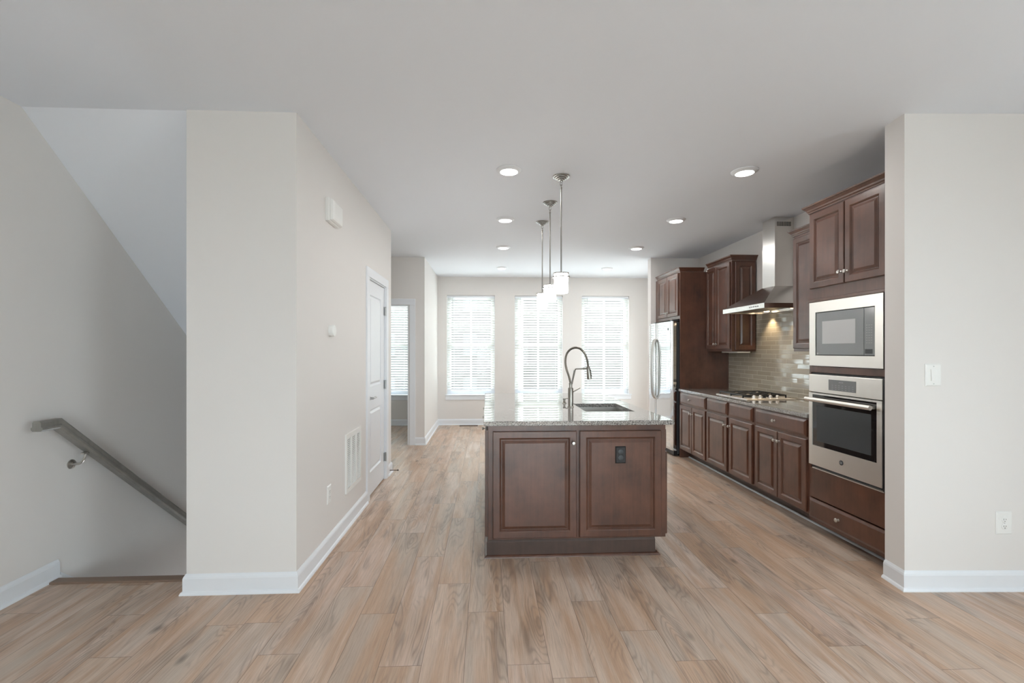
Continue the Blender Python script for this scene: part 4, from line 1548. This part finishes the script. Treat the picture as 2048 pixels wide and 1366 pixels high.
# ------------------------------------------------------------------ cooktop
t = Thing('gas_cooktop', (2.83, 4.70, CT), 'stainless gas cooktop with black grates set in the side worktop', 'cooktop')
cx0, cx1, cy0, cy1 = 2.572, 3.085, 4.395, 5.005
t.part('top_plate', box(B(), cx0, cx1, cy0, cy1, CT + 0.0004, CT + 0.008, 0.003), M['steel'])
zt = CT + 0.008
for bx, by, r_ in ((2.71, 4.83, 0.042), (2.95, 4.83, 0.036), (2.71, 4.61, 0.034), (2.95, 4.61, 0.045)):
    bm = B()
    lathe(bm, [(r_ + 0.012, 0.0002), (r_ + 0.010, 0.006), (r_, 0.008), (r_, 0.014), (r_ - 0.006, 0.018), (0, 0.019)], (bx, by, zt), (0, 0, 1), 24)
    t.part('burner', bm, M['iron'])
for gx0, gx1 in ((2.60, 2.825), (2.832, 3.06)):
    bm = B()
    g0, g1 = 4.515, 4.985
    zb_, zt_ = zt + 0.021, zt + 0.033
    for a in (gx0, gx1 - 0.011):
        box(bm, a, a + 0.011, g0, g1, zb_, zt_, 0.002)
    for a in (g0, (g0 + g1) / 2 - 0.0055, g1 - 0.011):
        box(bm, gx0 + 0.011, gx1 - 0.011, a, a + 0.011, zb_, zt_, 0.002)
    gm = (gx0 + gx1) / 2
    for yc_ in (4.61, 4.83):
        for s_ in (-1, 1):
            box(bm, gm - 0.004, gm + 0.004, yc_ + s_ * 0.035 - (0.07 if s_ < 0 else 0), yc_ + s_ * 0.035 + (0.07 if s_ > 0 else 0), zb_ + 0.001, zt_, 0.0015)
            xa = gx0 + 0.011 if s_ < 0 else gm + 0.03
            box(bm, xa, xa + (gm - 0.03 - gx0 - 0.011), yc_ - 0.004, yc_ + 0.004, zb_ + 0.001, zt_, 0.0015)
    for a in (gx0, gx1 - 0.011):
        for q in (g0, g1 - 0.011, (g0 + g1) / 2 - 0.0055):
            box(bm, a, a + 0.011, q, q + 0.011, zt + 0.0003, zb_ + 0.001)
    t.part('grate', bm, M['iron'])
for kx in (2.680, 2.745, 2.850, 2.922):
    bm = B()
    lathe(bm, [(0.021, 0.0003), (0.021, 0.003), (0.0165, 0.006), (0.0155, 0.026), (0.013, 0.029), (0, 0.029)], (kx, 4.452, zt), (0, 0, 1), 22)
    box(bm, kx - 0.004, kx + 0.004, 4.452 - 0.015, 4.452 + 0.015, zt + 0.028, zt + 0.035, 0.002)
    t.part('knob', bm, M['steel'])

# ------------------------------------------------------------------ beyond the windows
bm = B()
box(bm, -40, 40, 9.4, 60, -3.3, -3.0)
box(bm, -40, 40, -60, -6.5, -3.3, -3.0)
box(bm, -3.2, 4.6, -6.5, -3.2, -0.25, -0.05)  # unseen rear deck, added to bounce light up to the ceiling
box(bm, 5.0, 40, -4.0, 9.4, -3.3, -3.0)
solid('ground_outside', bm, M['ground'], 'pale paved ground outside the building, with an added light-bouncing deck', 'ground')


def house(x0, x1, y, z1, m, label):
    t = Thing('neighbour_house', ((x0 + x1) / 2, y, -3), label, 'house', 'houses across the street')
    t.part('walls', box(B(), x0, x1, y, y + 8, -3, z1), m)
    t.part('roof', prism(B(), [(x0 - 0.4, y - 0.4), (x1 + 0.4, y - 0.4), (x1 + 0.4, y + 8.4), (x0 - 0.4, y + 8.4)], z1 + 0.001, z1 + 0.5), M['roof'])
    for k in range(3):
        xx = x0 + (x1 - x0) * (k + 0.5) / 3
        for zz in (-1.6, 1.0, 3.6):
            w = t.part('window', box(B(), xx - 0.5, xx + 0.5, y - 0.05, y - 0.001, zz, zz + 1.5), M['brick'])
            t.part('pane', box(B(), xx - 0.42, xx + 0.42, y - 0.07, y - 0.051, zz + 0.08, zz + 1.42), M['case'], parent=w)


house(-13.0, 1.4, 27.0, 5.6, M['siding'], 'pale grey house across the street, behind the left blinds')
house(2.6, 13.0, 25.0, 6.2, M['brick'], 'dark brown house across the street, behind the right blind')
